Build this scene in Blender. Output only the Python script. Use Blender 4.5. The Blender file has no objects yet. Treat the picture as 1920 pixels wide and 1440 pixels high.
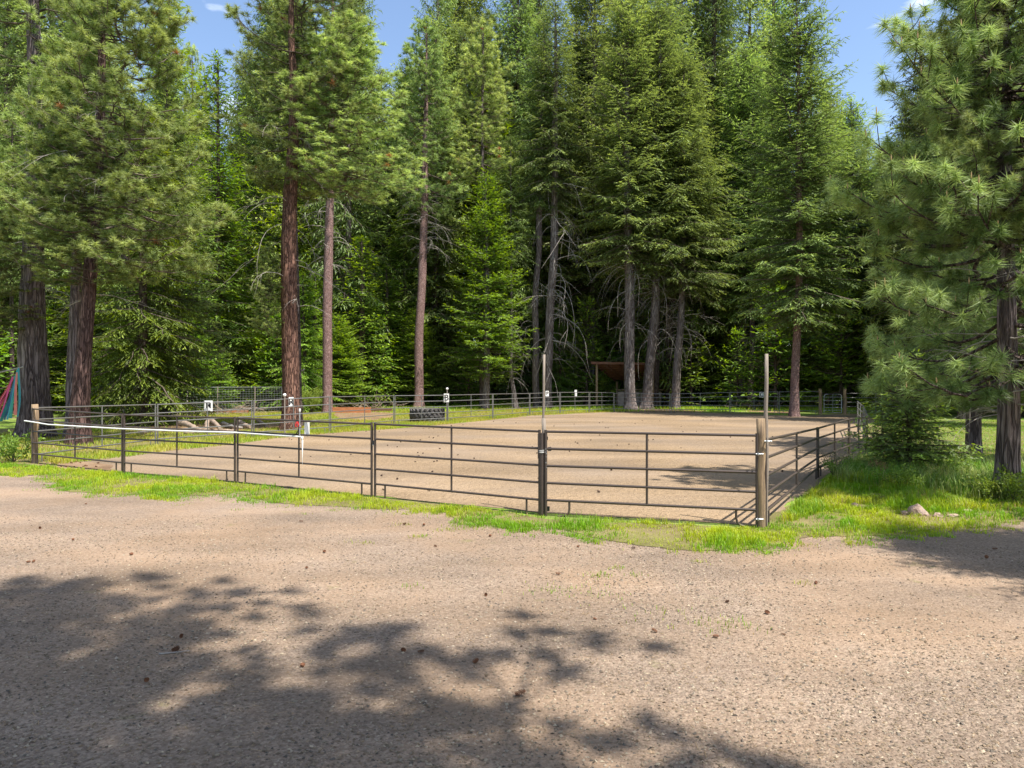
import bpy, bmesh, math, random
import numpy as np
from mathutils import Vector, Matrix
from mathutils.geometry import tessellate_polygon

S = bpy.context.scene
COL = S.collection
R = math.radians
random.seed(7)
RNG = np.random.default_rng(11)

# ------------------------------------------------------------------ camera, sky, sun, exposure
CH, HZ, F = 2.35, 716.0, 1280.0           # camera height, horizon row and focal length in 1920-wide pixels
cd = bpy.data.cameras.new('camera'); cam = bpy.data.objects.new('camera', cd); COL.objects.link(cam)
cd.lens = 24; cd.sensor_width = 36; cd.clip_end = 2000; cd.clip_start = 0.05
cd.shift_y = -(720-HZ)/1920.0
cam.location = (0, 0, CH); cam.rotation_euler = (R(90), 0, 0)
S.camera = cam
SUN_EL, SUN_AZ = R(62), math.atan2(.77, -.64)      # sun stands to the right, a little behind the camera
W = bpy.data.worlds.new('World'); S.world = W; W.use_nodes = True
nt = W.node_tree; nt.nodes.clear()
o_ = nt.nodes.new('ShaderNodeOutputWorld'); bg = nt.nodes.new('ShaderNodeBackground')
sky = nt.nodes.new('ShaderNodeTexSky'); sky.sky_type = 'NISHITA'; sky.sun_disc = False
sky.sun_elevation = SUN_EL; sky.sun_rotation = SUN_AZ; sky.altitude = 600; sky.air_density = 1.0; sky.dust_density = 1.2
tc = nt.nodes.new('ShaderNodeTexCoord'); mp = nt.nodes.new('ShaderNodeMapping'); mp.inputs['Scale'].default_value = (1.6, 1.6, 5.0)
mp.inputs['Location'].default_value = (1.9, 4.2, .8)
no = nt.nodes.new('ShaderNodeTexNoise'); no.inputs['Scale'].default_value = 2.2; no.inputs['Detail'].default_value = 6
rp = nt.nodes.new('ShaderNodeValToRGB'); rp.color_ramp.elements[0].position = .56; rp.color_ramp.elements[1].position = .70
mx = nt.nodes.new('ShaderNodeMix'); mx.data_type = 'RGBA'; mx.inputs[7].default_value = (9.0, 9.2, 9.6, 1)
nt.links.new(tc.outputs['Generated'], mp.inputs[0]); nt.links.new(mp.outputs[0], no.inputs['Vector'])
nt.links.new(no.outputs['Fac'], rp.inputs[0]); nt.links.new(rp.outputs[0], mx.inputs[0])
nt.links.new(sky.outputs[0], mx.inputs[6]); nt.links.new(mx.outputs[2], bg.inputs[0])
bg.inputs[1].default_value = 0.15
nt.links.new(bg.outputs[0], o_.inputs[0])
sl = bpy.data.lights.new('sun', 'SUN'); so = bpy.data.objects.new('sun', sl); COL.objects.link(so)
sl.energy = 4.8; sl.angle = R(.53); sl.color = (1, .955, .88)
sd = Vector((math.cos(SUN_EL)*math.sin(SUN_AZ), math.cos(SUN_EL)*math.cos(SUN_AZ), math.sin(SUN_EL)))
so.rotation_euler = sd.to_track_quat('Z', 'Y').to_euler(); so.location = (0, 0, 40)
S.view_settings.view_transform = 'Standard'; S.view_settings.look = 'None'
S.view_settings.gamma = 1; S.view_settings.use_curve_mapping = False
S.view_settings.exposure = 0.88
S.render.engine = 'CYCLES'
S.cycles.max_bounces = 5; S.cycles.diffuse_bounces = 3; S.cycles.transmission_bounces = 3; S.cycles.transparent_max_bounces = 4
S.cycles.use_denoising = True

# ------------------------------------------------------------------ helpers
def gp(px, py, z=0.0):
    Y = (CH-z)*F/(py-HZ)
    return Vector(((px-960)*Y/F, Y, z))
def at(px, py, Y):
    return Vector(((px-960)*Y/F, Y, CH-(py-HZ)*Y/F))
def tag(o, label=None, cat=None, group=None, kind=None):
    if label: o['label'] = label
    if cat: o['category'] = cat
    if group: o['group'] = group
    if kind: o['kind'] = kind
    return o
def empty(name, loc, label, cat, group=None, rz=0):
    o = bpy.data.objects.new(name, None); COL.objects.link(o)
    o.location = loc; o.rotation_euler = (0, 0, rz); o.empty_display_size = .2
    return tag(o, label, cat, group)
def link(name, me, parent=None, loc=None, kind=None):
    o = bpy.data.objects.new(name, me); COL.objects.link(o)
    if parent: o.parent = parent
    if loc is not None: o.location = loc
    if kind: o['kind'] = kind
    return o
def mesh(name, V, Fc, mat, col=None, smooth=False):
    V = np.asarray(V, dtype=np.float32).reshape(-1, 3); Fc = np.asarray(Fc, dtype=np.int32)
    me = bpy.data.meshes.new(name); n, m, k = len(V), len(Fc), Fc.shape[1]
    me.vertices.add(n); me.vertices.foreach_set('co', V.ravel())
    me.loops.add(m*k); me.loops.foreach_set('vertex_index', Fc.ravel())
    me.polygons.add(m); me.polygons.foreach_set('loop_start', np.arange(0, m*k, k, dtype=np.int32))
    me.polygons.foreach_set('loop_total', np.full(m, k, dtype=np.int32))
    me.polygons.foreach_set('use_smooth', np.full(m, smooth, dtype=bool))
    if col is not None:
        a = me.attributes.new('col', 'FLOAT_COLOR', 'POINT')
        c = np.ones((n, 4), dtype=np.float32); c[:, :3] = col; a.data.foreach_set('color', c.ravel())
    me.update(); me.materials.append(mat)
    return me
def norm(a): return a/np.maximum(np.linalg.norm(a, axis=-1, keepdims=True), 1e-9)
def tubes(P, Rd, sides=5):
    """P (n,k,3) centre lines, Rd (n,k) radii -> quads"""
    P = np.asarray(P, float); Rd = np.asarray(Rd, float); n, k, _ = P.shape
    T = norm(np.gradient(P, axis=1)) if k > 2 else norm(np.repeat((P[:, 1:]-P[:, :1]), 2, 1))
    ref = np.where(np.abs(T[:, :1, 2:3]) > .8, np.array([1., 0, 0]), np.array([0, 0, 1.]))
    ref = np.repeat(ref, k, 1)
    A = norm(np.cross(T, ref)); B = np.cross(T, A)
    th = np.arange(sides)*2*np.pi/sides
    V = P[:, :, None]+Rd[:, :, None, None]*(A[:, :, None]*np.cos(th)[None, None, :, None]+B[:, :, None]*np.sin(th)[None, None, :, None])
    i = np.arange(n)[:, None, None]*k*sides; j = np.arange(k-1)[None, :, None]*sides; s = np.arange(sides)[None, None, :]
    s2 = (s+1) % sides
    Fq = np.stack([i+j+s, i+j+s2, i+j+sides+s2, i+j+sides+s], -1).reshape(-1, 4)
    return V.reshape(-1, 3), Fq
def join(parts):
    Vs, Fs, o = [], [], 0
    for V, Fc in parts:
        Vs.append(V); Fs.append(np.asarray(Fc)+o); o += len(V)
    return np.concatenate(Vs), np.concatenate(Fs)
def wob(rng, n=5, amp=1.0):
    fr = rng.uniform(.3, 2.2, n); ph = rng.uniform(0, 6.3, n); am = rng.normal(0, 1, n)/fr
    return lambda t: amp*sum(a*np.sin(f*t+p) for a, f, p in zip(am, fr, ph))/n

# ------------------------------------------------------------------ materials
def newmat(name):
    m = bpy.data.materials.new(name); m.use_nodes = True; t = m.node_tree; t.nodes.clear()
    return m, t, t.nodes, t.links
def leafmat(name, tint=(1, 1, 1), trans=.35, vary=.35, rough=.5):
    m, t, N, L = newmat(name)
    out = N.new('ShaderNodeOutputMaterial'); at_ = N.new('ShaderNodeAttribute'); at_.attribute_name = 'col'
    oi = N.new('ShaderNodeObjectInfo')
    hs = N.new('ShaderNodeHueSaturation')
    mr = N.new('ShaderNodeMapRange'); mr.inputs[3].default_value = 1-vary; mr.inputs[4].default_value = 1+vary
    L.new(oi.outputs['Random'], mr.inputs[0]); L.new(mr.outputs[0], hs.inputs['Value'])
    m2 = N.new('ShaderNodeMath'); m2.operation = 'MULTIPLY'; m2.inputs[1].default_value = 7.31
    m3 = N.new('ShaderNodeMath'); m3.operation = 'FRACT'; mr2 = N.new('ShaderNodeMapRange'); mr2.inputs[3].default_value = .485; mr2.inputs[4].default_value = .52
    L.new(oi.outputs['Random'], m2.inputs[0]); L.new(m2.outputs[0], m3.inputs[0]); L.new(m3.outputs[0], mr2.inputs[0]); L.new(mr2.outputs[0], hs.inputs['Hue'])
    mul = N.new('ShaderNodeMix'); mul.data_type = 'RGBA'; mul.blend_type = 'MULTIPLY'; mul.inputs[0].default_value = 1
    mul.inputs[7].default_value = (*tint, 1); L.new(at_.outputs['Color'], mul.inputs[6]); L.new(mul.outputs[2], hs.inputs['Color'])
    d = N.new('ShaderNodeBsdfPrincipled'); d.inputs['Roughness'].default_value = rough; d.inputs['Specular IOR Level'].default_value = .35
    tr = N.new('ShaderNodeBsdfTranslucent'); ms = N.new('ShaderNodeMixShader'); ms.inputs[0].default_value = trans
    h2 = N.new('ShaderNodeHueSaturation'); h2.inputs['Hue'].default_value = .485; h2.inputs['Saturation'].default_value = 1.15; h2.inputs['Value'].default_value = 1.5
    L.new(hs.outputs[0], d.inputs['Base Color']); L.new(hs.outputs[0], h2.inputs['Color']); L.new(h2.outputs[0], tr.inputs[0])
    L.new(d.outputs[0], ms.inputs[1]); L.new(tr.outputs[0], ms.inputs[2]); L.new(ms.outputs[0], out.inputs[0])
    return m
def plain(name, base, rough=.6, metal=0.0, var=.15, scale=8, bump=.0, bscale=60, stretch=(1, 1, 1), dark=None, dfac=(.45, .7)):
    """base colour with noise variation, optional second colour in patches, optional bump"""
    m, t, N, L = newmat(name)
    out = N.new('ShaderNodeOutputMaterial'); p = N.new('ShaderNodeBsdfPrincipled')
    c = N.new('ShaderNodeTexCoord'); mp = N.new('ShaderNodeMapping'); mp.inputs['Scale'].default_value = stretch
    L.new(c.outputs['Object'], mp.inputs[0])
    n = N.new('ShaderNodeTexNoise'); n.inputs['Scale'].default_value = scale; n.inputs['Detail'].default_value = 6; L.new(mp.outputs[0], n.inputs[0])
    hs = N.new('ShaderNodeHueSaturation'); mr = N.new('ShaderNodeMapRange'); mr.inputs[1].default_value = .3; mr.inputs[2].default_value = .7
    mr.inputs[3].default_value = 1-var; mr.inputs[4].default_value = 1+var
    L.new(n.outputs[0], mr.inputs[0]); L.new(mr.outputs[0], hs.inputs['Value'])
    hs.inputs['Color'].default_value = (*base, 1)
    if dark is not None:
        n2 = N.new('ShaderNodeTexNoise'); n2.inputs['Scale'].default_value = scale*.6; n2.inputs['Detail'].default_value = 8; n2.inputs['Roughness'].default_value = .7
        L.new(mp.outputs[0], n2.inputs[0]); r = N.new('ShaderNodeMapRange'); r.inputs[1].default_value = dfac[0]; r.inputs[2].default_value = dfac[1]
        L.new(n2.outputs[0], r.inputs[0]); mi = N.new('ShaderNodeMix'); mi.data_type = 'RGBA'; mi.inputs[6].default_value = (*base, 1); mi.inputs[7].default_value = (*dark, 1)
        L.new(r.outputs[0], mi.inputs[0]); L.new(mi.outputs[2], hs.inputs['Color'])
    L.new(hs.outputs[0], p.inputs['Base Color']); p.inputs['Roughness'].default_value = rough; p.inputs['Metallic'].default_value = metal
    if bump:
        nb = N.new('ShaderNodeTexNoise'); nb.inputs['Scale'].default_value = bscale; nb.inputs['Detail'].default_value = 4; L.new(mp.outputs[0], nb.inputs[0])
        b = N.new('ShaderNodeBump'); b.inputs['Strength'].default_value = bump; b.inputs['Distance'].default_value = .02
        L.new(nb.outputs[0], b.inputs['Height']); L.new(b.outputs[0], p.inputs['Normal'])
    L.new(p.outputs[0], out.inputs[0])
    return m
def bark(name, base, plate, scale=9, zs=.22, depth=.05):
    m, t, N, L = newmat(name)
    out = N.new('ShaderNodeOutputMaterial'); p = N.new('ShaderNodeBsdfPrincipled'); p.inputs['Roughness'].default_value = .9
    p.inputs['Specular IOR Level'].default_value = .15
    c = N.new('ShaderNodeTexCoord'); mp = N.new('ShaderNodeMapping'); mp.inputs['Scale'].default_value = (1, 1, zs); L.new(c.outputs['Object'], mp.inputs[0])
    n0 = N.new('ShaderNodeTexNoise'); n0.inputs['Scale'].default_value = scale*.8; n0.inputs['Detail'].default_value = 3; L.new(mp.outputs[0], n0.inputs[0])
    ad = N.new('ShaderNodeMix'); ad.data_type = 'RGBA'; ad.inputs[0].default_value = .22; L.new(mp.outputs[0], ad.inputs[6]); L.new(n0.outputs['Color'], ad.inputs[7])
    v = N.new('ShaderNodeTexVoronoi'); v.feature = 'DISTANCE_TO_EDGE'; v.inputs['Scale'].default_value = scale; L.new(ad.outputs[2], v.inputs['Vector'])
    v2 = N.new('ShaderNodeTexVoronoi'); v2.inputs['Scale'].default_value = scale; L.new(ad.outputs[2], v2.inputs['Vector'])
    r = N.new('ShaderNodeMapRange'); r.inputs[1].default_value = .0; r.inputs[2].default_value = .16; L.new(v.outputs['Distance'], r.inputs[0])
    nz = N.new('ShaderNodeTexNoise'); nz.inputs['Scale'].default_value = scale*3; nz.inputs['Detail'].default_value = 6; L.new(mp.outputs[0], nz.inputs[0])
    mi = N.new('ShaderNodeMix'); mi.data_type = 'RGBA'; mi.inputs[6].default_value = (*base, 1); mi.inputs[7].default_value = (*plate, 1)
    sep = N.new('ShaderNodeSeparateColor'); L.new(v2.outputs['Color'], sep.inputs[0]); L.new(sep.outputs[0], mi.inputs[0])
    fur = N.new('ShaderNodeMix'); fur.data_type = 'RGBA'; fur.inputs[6].default_value = (base[0]*.6, base[1]*.58, base[2]*.58, 1)
    L.new(r.outputs[0], fur.inputs[0]); L.new(mi.outputs[2], fur.inputs[7])
    hs = N.new('ShaderNodeHueSaturation'); mr = N.new('ShaderNodeMapRange'); mr.inputs[1].default_value = .3; mr.inputs[2].default_value = .7; mr.inputs[3].default_value = .65; mr.inputs[4].default_value = 1.35
    L.new(nz.outputs[0], mr.inputs[0]); L.new(mr.outputs[0], hs.inputs['Value']); L.new(fur.outputs[2], hs.inputs['Color']); L.new(hs.outputs[0], p.inputs['Base Color'])
    hh = N.new('ShaderNodeMath'); hh.operation = 'MULTIPLY_ADD'; hh.inputs[1].default_value = .35; L.new(nz.outputs[0], hh.inputs[0]); L.new(r.outputs[0], hh.inputs[2])
    b = N.new('ShaderNodeBump'); b.inputs['Strength'].default_value = 1; b.inputs['Distance'].default_value = depth
    L.new(hh.outputs[0], b.inputs['Height']); L.new(b.outputs[0], p.inputs['Normal']); L.new(p.outputs[0], out.inputs[0])
    return m
def groundmat(name, c1, c2, c3, fine, cell, bump=.6, bdist=.01, patch=.35, moss=None, mossr=(.6, .72), mid=(0, 5), band=0):
    """c1 main colour, c2 stone colour range, c3 patch colour; voronoi cells 'cell' per metre; noise 'fine' per metre"""
    m, t, N, L = newmat(name)
    out = N.new('ShaderNodeOutputMaterial'); p = N.new('ShaderNodeBsdfPrincipled'); p.inputs['Roughness'].default_value = .95; p.inputs['Specular IOR Level'].default_value = .1
    c = N.new('ShaderNodeTexCoord')
    v = N.new('ShaderNodeTexVoronoi'); v.inputs['Scale'].default_value = cell; L.new(c.outputs['Object'], v.inputs['Vector'])
    v3 = N.new('ShaderNodeTexVoronoi'); v3.inputs['Scale'].default_value = cell*.38; L.new(c.outputs['Object'], v3.inputs['Vector'])
    nf = N.new('ShaderNodeTexNoise'); nf.inputs['Scale'].default_value = fine; nf.inputs['Detail'].default_value = 8; nf.inputs['Roughness'].default_value = .7; L.new(c.outputs['Object'], nf.inputs[0])
    nl = N.new('ShaderNodeTexNoise'); nl.inputs['Scale'].default_value = patch; nl.inputs['Detail'].default_value = 5; nl.inputs['Roughness'].default_value = .6; L.new(c.outputs['Object'], nl.inputs[0])
    sep = N.new('ShaderNodeSeparateColor'); L.new(v.outputs['Color'], sep.inputs[0])
    a = N.new('ShaderNodeMix'); a.data_type = 'RGBA'; a.inputs[6].default_value = (*c1, 1); a.inputs[7].default_value = (*c2, 1); L.new(sep.outputs[0], a.inputs[0])
    r = N.new('ShaderNodeMapRange'); r.inputs[1].default_value = .42; r.inputs[2].default_value = .62; L.new(nl.outputs[0], r.inputs[0])
    b = N.new('ShaderNodeMix'); b.data_type = 'RGBA'; b.inputs[7].default_value = (*c3, 1); L.new(a.outputs[2], b.inputs[6])
    rm = N.new('ShaderNodeMath'); rm.operation = 'MULTIPLY'; rm.inputs[1].default_value = .75; L.new(r.outputs[0], rm.inputs[0]); L.new(rm.outputs[0], b.inputs[0])
    last = b
    if moss:
        nm = N.new('ShaderNodeTexNoise'); nm.inputs['Scale'].default_value = patch*2.3; nm.inputs['Detail'].default_value = 9; nm.inputs['Roughness'].default_value = .75
        mpm = N.new('ShaderNodeMapping'); mpm.inputs['Location'].default_value = (31, 7, 3); L.new(c.outputs['Object'], mpm.inputs[0]); L.new(mpm.outputs[0], nm.inputs[0])
        rr = N.new('ShaderNodeMapRange'); rr.inputs[1].default_value = mossr[0]; rr.inputs[2].default_value = mossr[1]; L.new(nm.outputs[0], rr.inputs[0])
        last = N.new('ShaderNodeMix'); last.data_type = 'RGBA'; last.inputs[7].default_value = (*moss, 1); L.new(b.outputs[2], last.inputs[6]); L.new(rr.outputs[0], last.inputs[0])
    hs = N.new('ShaderNodeHueSaturation'); mr = N.new('ShaderNodeMapRange'); mr.inputs[1].default_value = .3; mr.inputs[2].default_value = .7; mr.inputs[3].default_value = .72; mr.inputs[4].default_value = 1.25
    L.new(nf.outputs[0], mr.inputs[0]); L.new(mr.outputs[0], hs.inputs['Value']); L.new(last.outputs[2], hs.inputs['Color'])
    nb2 = N.new('ShaderNodeTexNoise'); nb2.inputs['Scale'].default_value = patch*1.7; nb2.inputs['Detail'].default_value = 4
    mpb = N.new('ShaderNodeMapping'); mpb.inputs['Scale'].default_value = (.55, 1.5, 1) if band else (1, 1, 1); mpb.inputs['Rotation'].default_value = (0, 0, .25); mpb.inputs['Location'].default_value = (5, 3, 0)
    L.new(c.outputs['Object'], mpb.inputs[0]); L.new(mpb.outputs[0], nb2.inputs[0])
    h3 = N.new('ShaderNodeHueSaturation'); m9 = N.new('ShaderNodeMapRange'); m9.inputs[1].default_value = .33; m9.inputs[2].default_value = .67; m9.inputs[3].default_value = .80; m9.inputs[4].default_value = 1.2
    L.new(nb2.outputs[0], m9.inputs[0]); L.new(m9.outputs[0], h3.inputs['Value']); L.new(hs.outputs[0], h3.inputs['Color']); L.new(h3.outputs[0], p.inputs['Base Color'])
    h = N.new('ShaderNodeMath'); h.operation = 'MULTIPLY_ADD'; h.inputs[1].default_value = -1.0; L.new(v.outputs['Distance'], h.inputs[0]); L.new(nf.outputs[0], h.inputs[2])
    h2 = N.new('ShaderNodeMath'); h2.operation = 'MULTIPLY_ADD'; h2.inputs[1].default_value = -.8; L.new(v3.outputs['Distance'], h2.inputs[0]); L.new(h.outputs[0], h2.inputs[2])
    if mid[0]:
        nm_ = N.new('ShaderNodeTexNoise'); nm_.inputs['Scale'].default_value = mid[1]; nm_.inputs['Detail'].default_value = 3; L.new(c.outputs['Object'], nm_.inputs[0])
        vm_ = N.new('ShaderNodeTexVoronoi'); vm_.feature = 'SMOOTH_F1'; vm_.inputs['Scale'].default_value = mid[1]*.8; L.new(c.outputs['Object'], vm_.inputs['Vector'])
        q1 = N.new('ShaderNodeMath'); q1.operation = 'MULTIPLY_ADD'; q1.inputs[1].default_value = mid[0]; L.new(nm_.outputs[0], q1.inputs[0]); L.new(h2.outputs[0], q1.inputs[2])
        h2 = N.new('ShaderNodeMath'); h2.operation = 'MULTIPLY_ADD'; h2.inputs[1].default_value = mid[0]*.5; L.new(vm_.outputs['Distance'], h2.inputs[0]); L.new(q1.outputs[0], h2.inputs[2])
    bm_ = N.new('ShaderNodeMapRange'); bm_.inputs[1].default_value = .35; bm_.inputs[2].default_value = .65; bm_.inputs[3].default_value = bump; bm_.inputs[4].default_value = bump*.35
    bp = N.new('ShaderNodeBump'); bp.inputs['Distance'].default_value = bdist; L.new(nl.outputs[0], bm_.inputs[0]); L.new(bm_.outputs[0], bp.inputs['Strength'])
    L.new(h2.outputs[0], bp.inputs['Height']); L.new(bp.outputs[0], p.inputs['Normal']); L.new(p.outputs[0], out.inputs[0])
    return m

M = dict(
    fir=leafmat('fir_needles', (1, 1, 1)), pine=leafmat('pine_needles', (1, 1, 1), trans=.3), grass=leafmat('grass_blades', trans=.4, vary=.0),
    leaf=leafmat('leaves', trans=.4, vary=.1), stone=leafmat('stones', trans=0.0, vary=0.0, rough=.9),
    twig=plain('twig_bark', (.10, .075, .055), .9, var=.3), dead=plain('dead_wood', (.36, .315, .275), .9, var=.35, scale=3),
    b_grey=bark('bark_grey', (.17, .13, .125), (.22, .175, .165), 10, .10, .06),
    b_dark=bark('bark_dark', (.10, .075, .065), (.15, .11, .095), 9, .2, .05),
    b_red=bark('bark_red', (.15, .08, .06), (.27, .15, .105), 11, .13, .05),
    b_dred=bark('bark_dark_red', (.10, .058, .05), (.17, .105, .09), 12, .11, .05),
    b_pink=bark('bark_pink', (.27, .165, .145), (.36, .24, .215), 14, .5, .03),
    b_fir=bark('bark_fir', (.19, .15, .135), (.29, .25, .235), 11, .13, .04),
    steel=plain('brown_steel', (.060, .043, .035), .5, .0, .35, 6, dark=(.15, .08, .05), dfac=(.58, .72)),
    steel2=plain('sunlit_grey_steel', (.20, .195, .185), .36, .35, .25, 5, dark=(.07, .055, .045), dfac=(.5, .7)),  # grey lightened to stand in for sun glinting on the far rails
    galv=plain('galvanised_steel', (.42, .43, .44), .35, .6, .15, 9),
    white=plain('white_pvc', (.78, .77, .73), .4, 0, .06, 3), black=plain('black_rubber', (.02, .02, .02), .5, 0, .2),
    red=plain('red_plastic', (.5, .03, .03), .4, 0, .1), ink=plain('black_ink', (.015, .015, .015), .6),
    post=plain('weathered_post', (.29, .20, .115), .85, 0, .35, 6, .6, 40, (6, 6, .35), dark=(.16, .11, .07), dfac=(.5, .62)),
    pole=plain('grey_pole', (.25, .205, .165), .85, 0, .25, 6, .4, 40, (6, 6, .4)),
    orange=plain('stained_board', (.42, .16, .06), .8, 0, .3, 3, .3, 30, (1, 8, 8)),
    brown=plain('brown_board', (.15, .065, .035), .8, 0, .35, 3, .3, 30, (1, 8, 8)),
    ply=plain('old_plywood', (.30, .24, .20), .85, 0, .2, 3),
    log=plain('log_bark', (.36, .27, .20), .9, 0, .35, 6, .8, 20, (1, 6, 6), dark=(.16, .11, .08)),
    tyre=plain('tractor_tyre', (.075, .068, .066), .8, 0, .3, 4, .3, 30, dark=(.17, .14, .12), dfac=(.5, .75)),
    rock=plain('tan_rock', (.42, .29, .215), .9, 0, .4, 9, 1.0, 30, dark=(.13, .105, .09)),
    cone=plain('pine_cone', (.18, .075, .035), .85, 0, .4, 30),
    coned=plain('dark_pine_cone', (.085, .05, .035), .85, 0, .4, 30),
    gravel=groundmat('gravel', (.195, .142, .105), (.32, .245, .182), (.275, .187, .12), 26, 48, .95, .016, .35, moss=(.17, .18, .05), mossr=(.62, .78), mid=(1.2, 3.0), band=1),
    sand=groundmat('arena_sand', (.265, .185, .112), (.31, .222, .138), (.215, .165, .122), 14, 30, 1.0, .028, .16, mid=(3.4, 4.6), band=1),
    turf=groundmat('turf_soil', (.15, .13, .055), (.18, .17, .05), (.2, .15, .085), 25, 30, .7, .02, .8),
    floor=groundmat('forest_floor', (.12, .10, .055), (.2, .15, .09), (.13, .2, .035), 9, 12, .8, .04, .13, moss=(.22, .32, .05), mossr=(.42, .56)),
    dirt=groundmat('bare_dirt', (.22, .14, .085), (.27, .19, .12), (.17, .105, .06), 14, 25, .6, .015, .6),
)
for nm, c in dict(s_red=(.5, .05, .06), s_pink=(.55, .05, .16), s_coral=(.6, .16, .1), s_teal=(.03, .26, .27), s_blue=(.04, .17, .32), s_green=(.03, .27, .17)).items():
    M[nm] = plain(nm, c, .5, 0, .12, 3)

# ------------------------------------------------------------------ ground sheets
def terrain(x, y):
    x = np.asarray(x, float); y = np.asarray(y, float)
    z = np.clip((y-66)/60, 0, None)**1.2*5.5
    z += np.clip((-x-28)/40, 0, None)*2.5
    return z*1.0
def tz(x, y): return float(terrain(x, y))
gx = np.concatenate([np.linspace(-600, -70, 12)[:-1], np.linspace(-70, 70, 57), np.linspace(70, 600, 12)[1:]])
gy = np.concatenate([np.linspace(-200, -10, 6)[:-1], np.linspace(-10, 180, 64), np.linspace(180, 900, 12)[1:]])
GX, GY = np.meshgrid(gx, gy); GZ = terrain(GX, np.minimum(GY, 180))
V = np.stack([GX, GY, GZ], -1).reshape(-1, 3); nx, ny = len(gx), len(gy)
ii, jj = np.meshgrid(np.arange(nx-1), np.arange(ny-1)); a_ = (jj*nx+ii).ravel()
tag(link('ground', mesh('ground', V, np.stack([a_, a_+1, a_+nx+1, a_+nx], -1), M['floor'], smooth=True)), kind='structure')
def ragged(pts, amp, step, seed):
    rng = np.random.default_rng(seed); out = []
    w1, w2 = wob(rng, 8, amp*3), wob(rng, 8, amp*3); s = 0
    for i in range(len(pts)):
        a, b = np.array(pts[i]), np.array(pts[(i+1) % len(pts)]); d = np.linalg.norm(b-a); n = max(1, int(d/step))
        for k in range(n):
            p = a+(b-a)*k/n; s += d/n
            out.append((p[0]+w1(s*3)+rng.normal(0, amp*.25), p[1]+w2(s*3)+rng.normal(0, amp*.25)))
    return out
def sheet(name, pts, z, mat, amp=.05, step=.25, seed=1, label=None):
    P = ragged(pts, amp, step, seed) if amp else pts
    vs = [Vector((x, y, z)) for x, y in P]; tris = tessellate_polygon([vs])
    me = bpy.data.meshes.new(name); me.from_pydata([tuple(v) for v in vs], [], [tuple(t) for t in tris]); me.update()
    if me.polygons and sum(p.normal.z for p in me.polygons) < 0: me.flip_normals()
    me.materials.append(mat)
    return tag(link(name, me), kind='structure', label=label), P
def pxpoly(l): return [tuple(gp(x, y)[:2]) for x, y in l]
gravel_edge = [(-300, 893), (60, 893), (130, 922), (200, 932), (350, 938), (420, 933), (500, 945), (640, 953), (760, 962), (830, 966), (850, 985), (930, 990), (960, 1000), (1050, 1000), (1100, 1020), (1180, 1020), (1260, 1034), (1340, 1036), (1440, 1036), (1490, 1022), (1540, 1012), (1600, 1018), (1700, 1015), (1800, 1000), (1900, 985), (2300, 960)]
ge = pxpoly(gravel_edge)
sheet('gravel_lot', [(-45, ge[0][1]), (-45, -40), (30, -40), (30, ge[-1][1])]+[(p[0], p[1]+.75) for p in ge[::-1]], .004, M['gravel'], .05, .3, 3)
# arena corners
FL, FM, FR = gp(62, 869), gp(1016, 967), gp(1428, 990)
arena_px = [(100, 873), (228, 884), (440, 903), (700, 930), (1016, 962), (1428, 986), (1540, 900), (1596, 864)]
left_px = [(1150, 772), (1080, 775), (1000, 779), (920, 787), (840, 794), (800, 797), (720, 803), (600, 809), (520, 818), (440, 830), (320, 841), (240, 851), (170, 862), (85, 869)]
AR = pxpoly(arena_px)+[(14.5, 27), (19, 35), (26, 50)]+pxpoly([(1560, 777), (1490, 780), (1420, 777), (1300, 773), (1200, 772)])+pxpoly(left_px)
sheet('arena_sand', AR, .008, M['sand'], .07, .4, 4)
# front grass strip (between gravel edge and fence line)
strip = ge[1:-1]+[(11.0, 12.0), (12.5, 14.5)]+pxpoly([(1700, 905), (1600, 888), (1545, 905), (1432, 992)])+[(FR.x-.1, FR.y-.12)]+pxpoly([(1016, 969), (700, 935), (440, 907), (228, 890), (60, 873), (-200, 866)])
sheet('grass_verge', [(p[0], p[1]+((.26+.16*math.sin(p[0]*2.7)+.10*math.sin(p[0]*6.1+1)) if i < len(ge)-2 else 0)) for i, p in enumerate(strip)], .012, M['turf'], .075, .12, 5)
sheet('lawn', [(8.5, 14.6), (13, 14.6), (40, 14.6), (40, 44), (19, 38), (14.6, 27), (10.6, 19.9)], .005, M['turf'], .05, .6, 6)
sheet('grass_field', pxpoly([(85, 872), (170, 864), (240, 853), (320, 842), (440, 832), (520, 820), (600, 811), (720, 805), (800, 798), (920, 788), (1000, 780), (1080, 776), (1150, 772), (1150, 762), (900, 763), (500, 768), (250, 778), (60, 800), (-300, 830), (-300, 862)]), .006, M['turf'], .08, .5, 7)
sheet('dirt_patch', pxpoly([(330, 806), (420, 810), (480, 806), (540, 801), (520, 795), (430, 793), (340, 794), (250, 798), (240, 805)]), .010, M['dirt'], .12, .5, 8)
sheet('dirt_patch', pxpoly([(640, 786), (700, 789), (735, 783), (742, 775), (690, 772), (630, 773), (625, 779)]), .010, M['dirt'], .12, .5, 9)
sheet('dirt_patch', pxpoly([(1130, 772), (1250, 773.5), (1330, 772), (1270, 764), (1200, 762), (1120, 763)]), .010, M['dirt'], .12, .5, 10)
sheet('dirt_patch', pxpoly([(70, 874), (160, 886), (215, 888), (210, 872), (150, 866), (80, 868)]), .011, M['dirt'], .06, .3, 12)
sheet('dirt_patch', pxpoly([(1400, 772), (1480, 775), (1530, 771), (1480, 764), (1400, 763)]), .010, M['dirt'], .1, .5, 11)

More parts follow.
